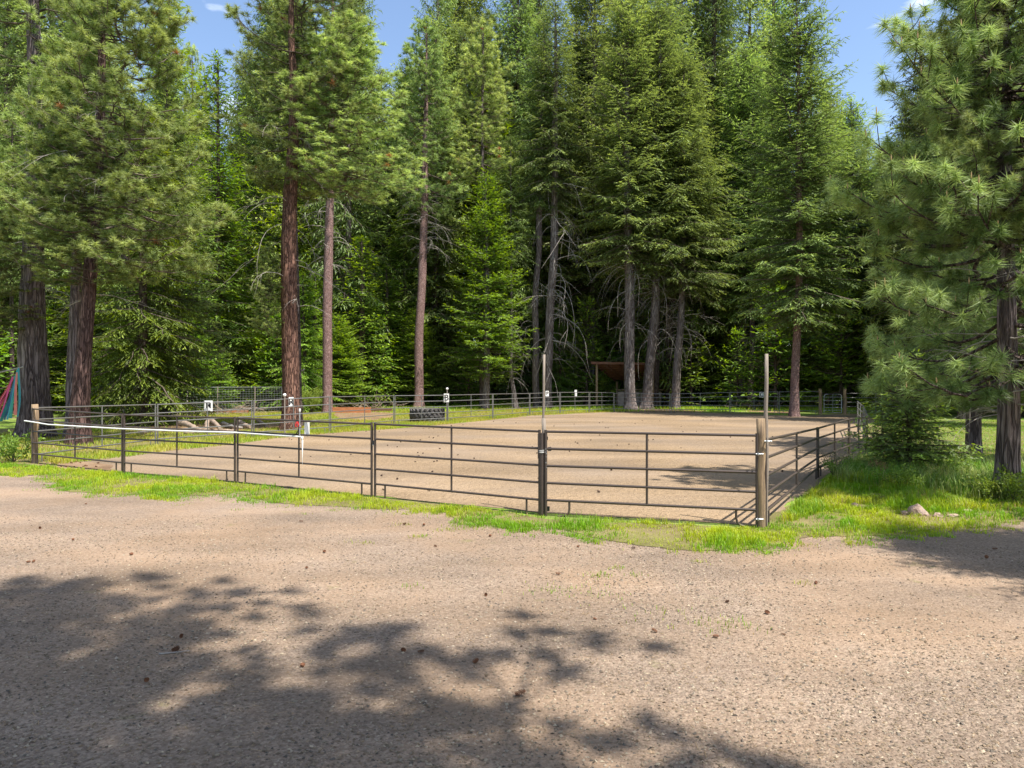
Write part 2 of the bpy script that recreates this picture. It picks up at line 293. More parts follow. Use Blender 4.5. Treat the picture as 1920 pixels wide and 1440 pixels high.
def inpoly(x, y, P):
    P = np.asarray(P); c = np.zeros(len(x), bool); j = len(P)-1
    for i in range(len(P)):
        xi, yi, xj, yj = *P[i], *P[j]
        if yi != yj:
            c ^= ((yi > y) != (yj > y)) & (x < (xj-xi)*(y-yi)/(yj-yi)+xi)
        j = i
    return c
def vnoise(x, y, s, seed=0):
    rng = np.random.default_rng(seed); z = 0
    for k in range(6):
        a = rng.uniform(0, 6.3); f = s*rng.uniform(.6, 2.2); z = z+np.sin((x*math.cos(a)+y*math.sin(a))*f+rng.uniform(0, 6.3)+1.5*np.sin((y*math.cos(a)-x*math.sin(a))*f*.7))
    return z/6
def scatter(P, n, seed, bias=None):
    rng = np.random.default_rng(seed); P = np.asarray(P); lo, hi = P.min(0), P.max(0); X, Y = [], []; c = 0
    while c < n:
        x = rng.uniform(lo[0], hi[0], n*2); y = rng.uniform(lo[1], hi[1], n*2); k = inpoly(x, y, P)
        if bias is not None: k &= rng.uniform(0, 1, len(x)) < bias(x, y)
        X.append(x[k]); Y.append(y[k]); c += k.sum()
    return np.concatenate(X)[:n], np.concatenate(Y)[:n]
def blades(x, y, h, w, seed, c1, c2, z0=None, bend=.45, simple=False):
    """tapered bent blades: two triangles stacked (a quad and a tip)"""
    rng = np.random.default_rng(seed); n = len(x); az = rng.uniform(0, 6.283, n); hh = h*rng.uniform(.5, 1.35, n)
    u = np.stack([np.cos(az), np.sin(az), 0*az], -1); v = np.stack([-np.sin(az), np.cos(az), 0*az], -1)
    b = np.stack([x, y, (np.zeros(n) if z0 is None else z0)], -1); ww = w*rng.uniform(.6, 1.3, n)
    be = rng.uniform(.05, bend*1.5, n)
    mid = b+np.array([0, 0, 1.])*(hh*.6)[:, None]+v*(hh*be*.35)[:, None]; tip = b+np.array([0, 0, 1.])*(hh*(1-.25*be))[:, None]+v*(hh*be)[:, None]
    if simple: V = np.stack([b-u*ww[:, None]/2, b+u*ww[:, None]/2, tip], 1).reshape(-1, 3); Fc = np.arange(3*n).reshape(-1, 3)
    else: V = np.stack([b-u*ww[:, None]/2, b+u*ww[:, None]/2, mid+u*ww[:, None]*.38, mid-u*ww[:, None]*.38, tip], 1).reshape(-1, 3)
    k = np.arange(n)[:, None]*5
    if not simple: Fc = np.concatenate([k+np.array([0, 1, 2]), k+np.array([0, 2, 3]), k+np.array([3, 2, 4])])
    m = np.clip(vnoise(x, y, 1.5, seed)*1.7+vnoise(x, y, 5, seed+1)*.9+.5+rng.normal(0, .25, n), 0, 1)[:, None]
    c = (np.array(c1)*(1-m)+np.array(c2)*m)*rng.uniform(.7, 1.25, (n, 1))
    dry = (rng.uniform(0, 1, n) < np.clip(vnoise(x, y, 2.1, seed+7)*.5-.02, .015, .3)); c[dry] = np.array([.44, .36, .15])*rng.uniform(.7, 1.2, (dry.sum(), 1))
    return V, Fc, np.repeat(c, 3 if simple else 5, 0)
def grass(name, P, n, h, w, seed, c1=(.19, .36, .018), c2=(.40, .47, .03), bias=None, label=None, bend=.45, mat='grass', ter=False, hvar=None, simple=False):
    x, y = scatter(P, n, seed, bias); z = terrain(x, y) if ter else None
    hh = h if hvar is None else h*hvar(x, y)
    V, Fc, c = blades(x, y, hh, w, seed, c1, c2, z, bend, simple)
    return tag(link(name, mesh(name, V, Fc, M[mat], c)), label or 'short green grass', 'grass', kind='stuff')
edge_b = lambda s: (lambda x, y: np.clip(.55+.9*vnoise(x, y, 1.6, s), .08, 1))
hv = lambda x, y: np.clip(.8+1.0*vnoise(x, y, 2.4, 77)+.9*vnoise(x, y, 9, 78), .3, 2.2)*np.clip(1-.9*gdist(x, y), .55, 1.25)
def gdist(x, y):      # how far in front of the verge's gravel edge (negative inside the grass)
    e = np.array(ge); ye = np.interp(x, e[:, 0], e[:, 1]); return ye-y
def vb(x, y):
    d = gdist(x, y)+.42*vnoise(x, y, 6, 61)+.42*vnoise(x, y, 2.2, 62)+.2*vnoise(x, y, 14, 63)
    return np.clip(.5-d*2.6, 0.012, 1)*np.clip(.72+1.0*vnoise(x, y, 1.9, 3)+.4*vnoise(x, y, 7, 4), .06, 1)
vo = [(p[0], p[1]-.42) for p in ge[1:-1]]+[(11.0, 12.0), (12.5, 14.5)]+strip[len(ge):]
grass('verge_grass', vo, 112000, .072, .010, 21, label='bright short grass on the verge along the front rails', bias=vb, hvar=hv)
fw = pxpoly([(1450, 992), (1545, 900), (1600, 885), (1700, 900), (1870, 930), (1930, 945), (1900, 960), (1750, 962), (1600, 945), (1500, 975)])
grass('tall_grass', fw, 26000, .19, .012, 22, (.18, .35, .03), (.36, .45, .05), label='taller bright grass right of the corner post', bias=lambda x, y: np.clip(.45+1.5*vnoise(x, y, 2.3, 5), .05, 1), hvar=lambda x, y: np.clip(.85+1.2*vnoise(x, y, 1.8, 15), .3, 1.7))
fz = pxpoly([(1560, 905), (1700, 925), (1880, 945), (1980, 945), (1980, 880), (1750, 872), (1640, 872), (1580, 880)])
grass('tall_grass', fz, 12000, .42, .014, 23, (.16, .28, .04), (.34, .36, .12), label='long seeding grass under the small fir at right', bend=.6)
grass('lawn_grass', [(10.6, 19.9), (8.5, 14.6), (26, 14.6), (30, 42), (19, 38), (14.6, 27)], 60000, .07, .022, 24, (.22, .37, .04), (.30, .40, .06), label='mown sunny lawn behind the right pine', simple=True)
lf = pxpoly([(85, 872), (170, 864), (240, 853), (320, 842), (440, 832), (520, 820), (600, 811), (720, 805), (800, 798), (920, 788), (1000, 780), (1080, 776), (1150, 773), (1150, 766), (900, 767), (500, 772), (250, 782), (60, 805), (-100, 825), (-100, 862)])
nodirt = [pxpoly([(330, 806), (420, 810), (480, 806), (540, 801), (520, 795), (430, 793), (340, 794), (250, 798), (240, 805)]), pxpoly([(640, 786), (700, 789), (735, 783), (742, 775), (690, 772), (630, 773), (625, 779)])]
def bl(x, y):
    k = np.clip(.6+.9*vnoise(x, y, .8, 9), .1, 1)
    for d in nodirt: k = np.where(inpoly(x, y, d), .03, k)
    return k
grass('meadow_grass', lf, 90000, .13, .022, 25, (.23, .37, .03), (.44, .43, .06), bias=bl, label='rough sunlit grass behind the left rails', simple=True)
edge = pxpoly([(100, 873), (240, 857), (320, 846), (440, 834), (520, 822), (620, 813), (720, 806), (840, 796), (920, 788), (920, 783), (840, 789), (720, 798), (600, 803), (440, 822), (300, 836), (170, 853), (85, 862)])
grass('meadow_grass', edge, 26000, .16, .02, 26, (.25, .38, .03), (.44, .44, .07), label='yellow green grass along the foot of the left rails', simple=True)
grass('meadow_grass', [(-3, 52.8), (32, 53.5), (60, 66), (60, 75), (-60, 75), (-60, 62), (-20, 56)], 70000, .28, .05, 27, (.24, .42, .03), (.40, .50, .05), bias=lambda x, y: np.clip(.25+1.3*vnoise(x, y, .35, 13), 0.03, 1), label='green undergrowth beneath the trees behind the arena', ter=True, simple=True)  # blades coloured brighter in place of sunlight on the ground here
# stray tufts on the gravel
tx, ty = [], []
rt = np.random.default_rng(5)
for (px, py, n, s) in [(790, 1007, 60, .10), (1127, 1081, 60, .09), (1157, 1066, 30, .07), (1195, 1080, 20, .06), (1313, 1055, 26, .07), (1506, 1096, 26, .06), (1340, 1172, 60, .16), (1400, 1175, 30, .12), (675, 1019, 20, .07), (686, 1019, 14, .05), (772, 1102, 22, .08), (835, 995, 60, .12), (875, 992, 90, .16), (625, 958, 40, .10), (335, 948, 20, .08), (445, 957, 14, .06), (1060, 1108, 50, .25), (1240, 1155, 30, .2), (1025, 1105, 30, .15), (1120, 1120, 30, .2), (755, 985, 30, .08), (650, 1018, 10, .05), (80, 917, 40, .2), (1508, 1024, 40, .08), (570, 965, 14, .06)]:
    p = gp(px, py); tx += list(rt.normal(p.x, s, n)); ty += list(rt.normal(p.y, s*.8, n))
V, Fc, c = blades(np.array(tx), np.array(ty), .045, .008, 31, (.2, .36, .03), (.34, .38, .06))
tag(link('grass_tufts', mesh('grass_tufts', V, Fc, M['grass'], c)), 'stray grass tufts growing through the gravel', 'grass', kind='stuff')
# loose gravel
def chips(name, P, n, smin, smax, seed, pal, label, bias=None):
    rng = np.random.default_rng(seed); x, y = scatter(P, n, seed, bias); n = len(x)
    s = smin+(smax-smin)*rng.uniform(0, 1, n)**2.2; th = rng.uniform(0, 6.28, n)[:, None]+np.array([0, 1.57, 3.14, 4.71])+rng.normal(0, .3, (n, 4))
    r = s[:, None]*rng.uniform(.6, 1.3, (n, 4)); asp = rng.uniform(.5, 1, n)[:, None]
    V = np.zeros((n, 5, 3)); V[:, :4, 0] = x[:, None]+r*np.cos(th); V[:, :4, 1] = y[:, None]+r*np.sin(th)*asp; V[:, :4, 2] = rng.uniform(0, .3, (n, 4))*s[:, None]
    V[:, 4, 0] = x+rng.normal(0, .3, n)*s; V[:, 4, 1] = y+rng.normal(0, .3, n)*s; V[:, 4, 2] = s*rng.uniform(.5, 1.0, n)
    V[:, :, 2] += .004
    k = np.arange(n)[:, None]*5; Fc = np.concatenate([k+np.array(t) for t in ([0, 1, 4], [1, 2, 4], [2, 3, 4], [3, 0, 4])])
    pal = np.array(pal); c = pal[rng.integers(0, len(pal), n)]*rng.uniform(.6, 1.2, (n, 1))
    return tag(link(name, mesh(name, V.reshape(-1, 3), Fc, M['stone'], np.repeat(c, 5, 0))), label, 'gravel', kind='stuff')
GP = [(.28, .20, .14), (.22, .16, .11), (.34, .27, .205), (.26, .175, .115), (.13, .105, .085), (.21, .155, .11), (.36, .28, .20)]
chips('loose_gravel', [(-6.5, 3.4), (6.5, 3.4), (9, 9.2), (5.5, 10), (-2, 12), (-9, 12)], 78000, .006, .018, 41, GP, 'loose crushed stone chips over the gravel lot', bias=lambda x, y: np.clip(9/y**1.4, 0.05, 1)*np.clip(.7+.7*vnoise(x, y, .9, 8), .12, 1))
# pine straw on the gravel
rng = np.random.default_rng(6); n = 1500; x = rng.uniform(-7, 8, n); y = rng.uniform(3.6, 11, n); a = rng.uniform(0, 3.14, n); l = rng.uniform(.03, .09, n)
P0 = np.stack([x, y, np.full(n, .012)], -1); dv = np.stack([np.cos(a), np.sin(a), 0*a], -1)*l[:, None]
nv = np.stack([-np.sin(a), np.cos(a), 0*a], -1)*.0016
V = np.stack([P0-nv, P0+dv-nv, P0+dv+nv, P0+nv], 1).reshape(-1, 3)
tag(link('pine_straw', mesh('pine_straw', V, np.arange(4*n).reshape(-1, 4), M['grass'], np.repeat(np.array([(.38, .27, .14)])*rng.uniform(.6, 1.2, (n, 1)), 4, 0))), 'scattered dry pine needles on the gravel', 'pine needles', kind='stuff')

# ------------------------------------------------------------------ rails, posts and panels
def unit_cyl(name, mat, sides=10):
    th = np.arange(sides)*2*np.pi/sides; c = np.stack([np.cos(th), np.sin(th)], -1)
    V = np.concatenate([np.c_[c, np.zeros(sides)], np.c_[c, np.ones(sides)]])
    me = bpy.data.meshes.new(name); f = [(i, (i+1) % sides, sides+(i+1) % sides, sides+i) for i in range(sides)]
    f += [tuple(range(sides))[::-1], tuple(range(sides, 2*sides))]
    me.from_pydata([tuple(v) for v in V], [], f); me.update()
    for p in me.polygons[:-2]: p.use_smooth = True
    me.materials.append(mat); return me
CYL = {}
def bar(name, a, b, r, mat, parent=None, sides=10):
    a, b = Vector(a), Vector(b)
    key = (mat, sides)
    if key not in CYL: CYL[key] = unit_cyl(mat+'_tube', M[mat], sides)
    o = link(name, CYL[key]); d = b-a; o.rotation_mode = 'QUATERNION'
    q = d.to_track_quat('Z', 'Y'); l = a
    if parent:
        o.parent = parent; pm = Matrix.Translation(parent.location) @ Matrix.Rotation(parent.rotation_euler.z, 4, 'Z')
        l = pm.inverted() @ a; q = pm.inverted().to_quaternion() @ q
    o.location = l; o.rotation_quaternion = q; o.scale = (r, r, d.length)
    return o
def boxme(name, sx, sy, sz, mat, bev=.0, jit=0):
    bm = bmesh.new(); bmesh.ops.create_cube(bm, size=1); bmesh.ops.scale(bm, vec=(sx, sy, sz), verts=bm.verts)
    if bev: bmesh.ops.bevel(bm, geom=bm.edges, offset=bev, segments=2, affect='EDGES')
    if jit:
        for v in bm.verts: v.co += Vector([random.uniform(-jit, jit) for _ in range(3)])
    me = bpy.data.meshes.new(name); bm.to_mesh(me); bm.free(); me.materials.append(M[mat]); return me
def box(name, c, s, mat, parent=None, rz=0, bev=.004, rot=None):
    o = link(name, boxme(name, *s, mat, bev), parent)
    c = Vector(c); o.location = c-parent.location if parent else c
    o.rotation_euler = rot if rot else (0, 0, rz); return o
def curve_tube(name, pts, r, mat, parent=None, sides=6, radii=None):
    P = np.array([tuple(p) for p in pts])[None]; Rr = np.array(radii)[None] if radii is not None else np.full((1, len(pts)), r)
    off = Vector(parent.location) if parent else Vector((0, 0, 0))
    V, Fq = tubes(P-np.array(off), Rr, sides)
    return link(name, mesh(name, V, Fq, M[mat], smooth=True), parent)
def panel(p0, p1, t0, t1, label, group, mat='steel', nr=5, r=.021, legs='straight', mids=(.5,), zlow=.28, gap=.05, rs=1.0, cat='fence panel', name='fence_panel'):
    """p0,p1 ground points, t0,t1 top heights. stiles at both ends, rails, middle stile, short legs"""
    d = (p1-p0).normalized(); a = p0+d*gap; b = p1-d*gap; L = (b-a).length
    root = empty(name, a, label, cat, group)
    P = lambda s, z: (a+d*(L*s)) + Vector((0, 0, z)); T = lambda s: t0+(t1-t0)*s
    for s in (0, 1): bar('stile', P(s, -.02), P(s, T(s)), r*1.15*rs, mat, root, 10)
    for k in range(nr):
        f = k/(nr-1); z0 = zlow+(t0-.03-zlow)*f; z1 = zlow+(t1-.03-zlow)*f
        sag = random.uniform(-.006, .006)
        bar('rail', P(0, z0), P(1, z1+sag), r*rs, mat, root, 10)
    for s in mids: bar('middle_stile', P(s, zlow), P(s, T(s)-.03), r*.9*rs, mat, root, 10)
    if legs == 'straight':
        for s in (.26/L, 1-.26/L): bar('leg', P(s, 0), P(s, zlow), r*.85*rs, mat, root, 8)
    elif legs == 'hook':
        for s, q in ((.42/L, 1), (1-.32/L, -1)):
            sg = -q
            pts = [P(s, zlow), P(s, .12), P(s+sg*.02/L, .06), P(s+sg*.07/L, .025), P(s+sg*.14/L, .01), P(s+sg*.2/L, .008)] if q == 1 else [P(s, zlow), P(s, .14), P(s+.02/L, .07), P(s+.06/L, .03), P(s+.13/L, .01)]
            curve_tube('leg', pts, r*.85*rs, mat, root, 8)
    return root
G_F = 'brown steel corral panels along the front of the arena'
fb = [(60, 869, 766), (231, 888, 777), (443, 906, 783), (700, 933, 794), (1016, 967, 808), (1428, 990, 815)]
fl = ['front corral panel at the far left end, starting at the wooden corner post', 'front corral panel second from the left corner, with the white pipe crossing it',
      'front corral panel where the white pipe turns down at its middle stile', 'front corral panel just left of the thick steel gate post', 'wide front gate panel between the steel gate post and the wooden corner post']
for i in range(5):
    p0, p1 = gp(*fb[i][:2]), gp(*fb[i+1][:2])
    top = lambda q, p: CH-(q[2]-HZ)*p.y/F
    t0, t1 = top(fb[i], p0)+.02, top(fb[i+1], p1)+.02
    g = .045 if i < 4 else .07
    panel(p0, p1, t0, t1, fl[i], G_F, legs='hook' if i == 4 else 'straight', gap=g, mids=((.5,) if i != 2 else (.49,)), r=.023 if i == 4 else .021,
          cat='gate' if i == 4 else 'fence panel', name='gate' if i == 4 else 'fence_panel')
# left side panels
lb = [(62, 869, 763), (293, 836, 757), (474, 822, 750), (619, 811, 743), (739, 797, 741), (839, 792, 740), (924, 786, 738), (993, 779, 737), (1050, 776, 735), (1105, 774, 735), (1151, 772, 736)]
ll = ['side rail panel starting at the wooden post at the far left', 'side rail panel behind the brown logs, carrying the letter M', 'side rail panel in front of the red barked pine', 'side rail panel with the board edged sand pit behind it',
      'side rail panel in front of the big tractor tyre', 'side rail panel right of the tractor tyre letter board', 'side rail panel in front of the young bright fir trunk', 'side rail panel in front of the crooked thin trunk', 'side rail panel behind the tall thin pole, by the twin grey trunks', 'last side rail panel before the shelter corner']
for i in range(10):
    p0, p1 = gp(*lb[i][:2]), gp(*lb[i+1][:2]); top = lambda q, p: CH-(q[2]-HZ)*p.y/F
    panel(p0, p1, top(lb[i], p0), top(lb[i+1], p1), ll[i], 'steel panels along the left side of the arena', mat='steel2', r=.022, zlow=.25)
# back panels
bb = [(1151, 772, 737), (1257, 774, 738), (1369, 774, 735), (1460, 776, 734), (1538, 777, 733)]
bl_ = ['back rail panel in front of the open shelter and its grey trunks', 'back rail panel between the shelter trunks and the shaded trees', 'back rail panel behind the tall wooden corner pole', 'back rail panel crossed by the reddish trunk, next to the small gate']
for i in range(4):
    p0, p1 = gp(*bb[i][:2]), gp(*bb[i+1][:2]); top = lambda q, p: CH-(q[2]-HZ)*p.y/F
    panel(p0, p1, top(bb[i], p0), top(bb[i+1], p1), bl_[i], 'steel panels along the back of the arena', mat='steel2', r=.022, zlow=.25, legs='straight')
p0, p1 = gp(1584, 777), gp(1700, 777)
panel(p0, p1, 1.55, 1.55, 'back rail panel right of the small silver gate', 'steel panels along the back of the arena', mat='steel2', r=.022, zlow=.25)
# small silver gate
a, b = gp(1545, 777), gp(1578, 777); g = empty('small_gate', a, 'small silver tube gate between two wooden posts at the back', 'gate')
curve_tube('gate_frame', [a+Vector((0, 0, .12)), a+Vector((0, 0, 1.3)), a+Vector((.06, 0, 1.42)), a+Vector((.18, 0, 1.46)), b+Vector((-.18, 0, 1.46)), b+Vector((-.06, 0, 1.42)), b+Vector((0, 0, 1.3)), b+Vector((0, 0, .12)), a+Vector((0, 0, .12))], .026, 'galv', g, 6)
for z in (.3, .5, .72, 1.0, 1.25): bar('rail', a+Vector((0, 0, z)), b+Vector((0, 0, z)), .018, 'galv', g, 6)
bar('middle_stile', (a+b)/2+Vector((0, 0, .12)), (a+b)/2+Vector((0, 0, 1.46)), .012, 'galv', g, 6)
# right side panels
rb = [(1434, 990, 822), (1533, 896, 801), (1592, 868, 784), (1626, 850, 781)]
rl = ['right side panel starting at the wooden corner post', 'right side panel with a narrow extra stile, half behind weeds', 'right side panel vanishing behind the small fir']
for i in range(3):
    p0, p1 = gp(*rb[i][:2]), gp(*rb[i+1][:2]); top = lambda q, p: CH-(q[2]-HZ)*p.y/F
    panel(p0, p1, top(rb[i], p0), top(rb[i+1], p1), rl[i], 'brown steel panels along the right side of the arena', r=.024, zlow=.25, mids=(.5,))
p0 = gp(1626, 850); p1 = Vector((16.2, 32, 0)); p2 = Vector((20, 40.5, 0))
panel(p0, Vector((14, 27.2, 0)), 1.3, 1.4, 'right side panel hidden behind pine needles, nearer one', 'brown steel panels along the right side of the arena', r=.024, mat='steel2')
panel(Vector((14, 27.2, 0)), p1, 1.4, 1.45, 'right side panel hidden behind pine needles, farther one', 'brown steel panels along the right side of the arena', r=.024, mat='steel2')

# posts
def lathe_post(name, base, h, r, mat, label, lean=(0, 0), cat='post', r2=None, sides=14, seed=0, group=None):
    rng = np.random.default_rng(seed); k = 7; t = np.linspace(0, 1, k)
    P = np.stack([t*lean[0]+rng.normal(0, .15*r, k)*(k > 2), t*lean[1], t*h-.05*(t == 0)], -1)[None]; rr = (r+((r2 or r)-r)*t)[None]
    V, Fq = tubes(P, rr, sides)
    top = len(V); V = np.concatenate([V, P[0, -1:]+[[0, 0, .0]]]); last = top-sides
    me = bpy.data.meshes.new(name); me.from_pydata([tuple(v) for v in V], [], [tuple(f) for f in Fq]+[(last+i, last+(i+1) % sides, top) for i in range(sides)]); me.update()
    for p in me.polygons: p.use_smooth = len(p.vertices) == 4
    me.materials.append(M[mat]); o = link(name, me); o.location = base
    return tag(o, label, cat, group)
cp = gp(1428, 990)
lathe_post('wooden_post', cp+Vector((0, .03, 0)), CH-(785-HZ)*cp.y/F, .068, 'post', 'thick weathered wooden corner post at the near right corner of the arena', seed=1)
lathe_post('wooden_post', gp(60, 869)+Vector((.05, .05, 0)), CH-(758-HZ)*gp(60, 869).y/F, .085, 'post', 'wooden corner post with pale top at the far left of the front fence', seed=2)
pg = gp(1016, 966)
lathe_post('wooden_post', pg+Vector((.045, .09, 0)), CH-(785-HZ)*pg.y/F, .038, 'pole', 'thin grey wooden post standing right behind the steel gate post', seed=3)
lathe_post('pole', cp+Vector((.10, .10, 0)), CH-(663-HZ)*cp.y/F, .038, 'pole', 'tall bare wooden pole rising behind the right corner post', (.02, .0), 'pole', .028, seed=4)
lathe_post('pole', pg+Vector((.0, .16, 0)), CH-(664-HZ)*pg.y/F, .018, 'pole', 'tall thin grey pole rising behind the steel gate post', (.05, 0), 'pole', .022, seed=5)
for (px, lab) in ((1538, 'left wooden post of the small silver gate at the back'), (1584, 'right wooden post of the small silver gate at the back')):
    lathe_post('wooden_post', gp(px, 777), 1.85, .12, 'post', lab, seed=px, r2=.11)
# steel gate post with latch and chain
g = empty('gate_post', pg, 'thick dark steel gate post in the middle of the front fence with chain and latch', 'post')
bar('tube', pg+Vector((0, -.02, -.05)), pg+Vector((0, -.02, 1.45)), .052, 'steel', g, 16)
bar('side_tube', pg+Vector((-.055, -.03, 1.0)), pg+Vector((-.055, -.03, 1.44)), .02, 'steel', g, 10)
box('latch', pg+Vector((.135, -.03, 1.17)), (.06, .04, .07), 'black', g)
box('hinge_plate', pg+Vector((.09, -.03, 1.36)), (.03, .05, .06), 'black', g)
box('foot_hinge', pg+Vector((.11, -.03, .12)), (.05, .05, .08), 'black', g)
ch = empty('chain', pg+Vector((.07, -.08, 1.2)), 'pale galvanised chain hanging from the steel gate post', 'chain')
def torus(name, R0, r, mat, seg=12, sides=5, sx=1.0):
    th = np.linspace(0, 2*np.pi, seg+1); P = np.stack([R0*sx*np.cos(th), 0*th, R0*np.sin(th)], -1)[None]
    V, Fq = tubes(P, np.full((1, seg+1), r), sides); return mesh(name, V, Fq, M[mat], smooth=True)
lk = torus('chain_link', .018, .0045, 'galv', sx=.6)
for i in range(16):
    o = link('chain_link', lk, ch, (random.uniform(-.004, .004), random.uniform(-.004, .004), -i*.027)); o.rotation_euler = (0, 0, i*1.4)
tw = []
for i in range(60):
    t = i/59; tw.append(pg+Vector((.062*math.cos(t*22), -.02+.062*math.sin(t*22), 1.10+.05*t+.015*math.sin(t*9))))
tag(curve_tube('wire_tie', tw, .004, 'white'), 'white wire wrapped around the steel gate post', 'wire')
def clampf(px, py, Y, label):
    c = at(px, py, Y); g = empty('clamp', c, label, 'clamp', 'silver clamps on the right corner post')
    o = link('band', torus('band', .04, .012, 'galv', 12, 6), g, (0, 0, 0)); o.rotation_euler = (R(90), 0, 0); o.scale = (1, 1, 1)
    bar('bolt', c+Vector((-.07, -.03, 0)), c+Vector((.05, -.03, 0)), .011, 'galv', g, 8)
    bar('nut', c+Vector((-.035, -.045, -.018)), c+Vector((-.035, -.045, .018)), .014, 'galv', g, 6)
clampf(1424, 851, cp.y-.07, 'silver clamp high on the left face of the corner post'); clampf(1440, 827, cp.y-.05, 'silver clamp at the top rail on the right of the corner post'); clampf(1424, 973, cp.y-.07, 'silver clamp near the foot of the corner post')
c = gp(700, 933); g = empty('gate_latch', c+Vector((0, -.02, 1.05)), 'small black spring latch hanging between two front panels', 'latch')
box('body', c+Vector((0, -.02, 1.12)), (.04, .04, .08), 'black', g); bar('rod', c+Vector((0, -.02, 1.16)), c+Vector((0, -.02, 1.45)), .006, 'steel', g); bar('tip', c+Vector((0, -.02, 1.06)), c+Vector((0, -.02, 1.08)), .014, 'white', g)
# white water pipe along the front
def fp(px, py):          # a point on the front fence plane seen at that pixel
    xs = [(q[0], gp(*q[:2])) for q in fb]
    for (xa, pa), (xb, pb) in zip(xs, xs[1:]):
        if px <= xb or xb == 1428:
            # intersect ray with the line pa-pb
            k = (px-960)/F; d = pb-pa; s = (k*pa.y-pa.x)/(d.x-k*d.y); Y = pa.y+s*d.y; return at(px, py, Y-.06)
wp = empty('water_pipe', gp(567, 917), 'white water pipe tied along the front rails and turning down', 'pipe')
curve_tube('pipe', [fp(46, 789), fp(60, 791), fp(90, 796), fp(140, 799), fp(228, 804), fp(330, 808), fp(440, 811), fp(500, 815), fp(564, 819)], .019, 'white', wp, 8)
curve_tube('down_pipe', [fp(564, 819), fp(567, 822), fp(567, 875)], .019, 'white', wp, 8)
curve_tube('riser', [fp(562, 770), fp(562, 819)], .013, 'galv', wp, 8)
bar('cap', fp(562, 766), fp(562, 772), .02, 'white', wp)
bar('elbow', fp(566.5, 818), fp(566.5, 824), .028, 'white', wp)
curve_tube('hose', [fp(446, 809), fp(500, 811), fp(548, 816), fp(556, 813), fp(560, 806)], .012, 'black', wp, 6)
fa = empty('faucet', fp(558, 797), 'red handled water tap on the white pipe', 'faucet')
o = link('handle', torus('handle', .034, .014, 'red', 12, 6), fa, (0, -.04, 0)); bar('spout', fp(558, 797), fp(564, 800), .014, 'galv', fa); bar('valve', fp(556, 793), fp(560, 793), .03, 'red', fa, 8)
bx = fp(573, 805); tag(box('meter_box', bx+Vector((0, .1, 0)), (.10, .06, .32), 'white', None, 0, .008), 'pale box on the rail beside the red tap', 'box')

# letter boards on the rails
def letter(px, py, Y, w, h, ch_, rz, label):
    c = at(px, py, Y); g = empty('letter_sign', c, label, 'sign', 'white arena letter boards')
    q = link('board', boxme('board', w, .012, h, 'white', .002), g); q.rotation_euler = (0, 0, rz)
    if ch_:
        cu = bpy.data.curves.new('lettering', 'FONT'); cu.body = ch_; cu.size = h*.95 if ch_ != 'M' else h*.66; cu.align_x = 'CENTER'; cu.align_y = 'CENTER'; cu.offset = h*.012; cu.extrude = .001
        tmp = bpy.data.objects.new('lettering', cu); COL.objects.link(tmp); bpy.context.view_layer.update()
        lm = bpy.data.meshes.new_from_object(tmp.evaluated_get(bpy.context.evaluated_depsgraph_get())); bpy.data.objects.remove(tmp)
        lm.materials.clear(); lm.materials.append(M['ink']); t_ = link('lettering', lm, g)
        t_.location = (.009*math.sin(rz), -.009*math.cos(rz), 0); t_.rotation_euler = (R(90), 0, rz)
letter(391, 761, gp(391, 828).y-.05, .32, .42, 'M', 0, 'white board with black letter M on the side rails')
letter(546, 754, gp(546, 816).y-.05, .22, .44, 'R', .7, 'white letter board hung before the red barked pine')
letter(837, 746, gp(837, 792).y-.06, .30, .50, 'B', 0, 'white letter board by the post right of the tractor tyre')
letter(1026, 738, gp(1026, 776).y-.06, .28, .40, 'P', .5, 'white letter board in front of the twin grey trunks')
letter(1079.5, 737, gp(1079, 774).y-.06, .18, .48, None, 0, 'narrow blank white board on the rails left of the shelter')
letter(1428, 740, gp(1430, 774).y-.06, .34, .42, 'C', 0, 'pale letter board beside the tall wooden corner pole')
# white capped thin posts
for (px, pt, pb, lab) in ((532, 742, 818, 'thin post with round white cap behind the side rails'), (838, 730, 792, 'thin post with white tip above the letter board')):
    p = gp(px, pb); h = CH-(pt-HZ)*p.y/F; g = empty('capped_post', p+Vector((0, .12, 0)), lab, 'post')
    bar('rod', p+Vector((0, .12, -.05)), p+Vector((0, .12, h)), .03, 'pole', g, 8)
    bm = bmesh.new(); bmesh.ops.create_icosphere(bm, subdivisions=2, radius=.075); me = bpy.data.meshes.new('cap'); bm.to_mesh(me); bm.free(); me.materials.append(M['white'])
    link('cap', me, g, (0, 0, h+.03))

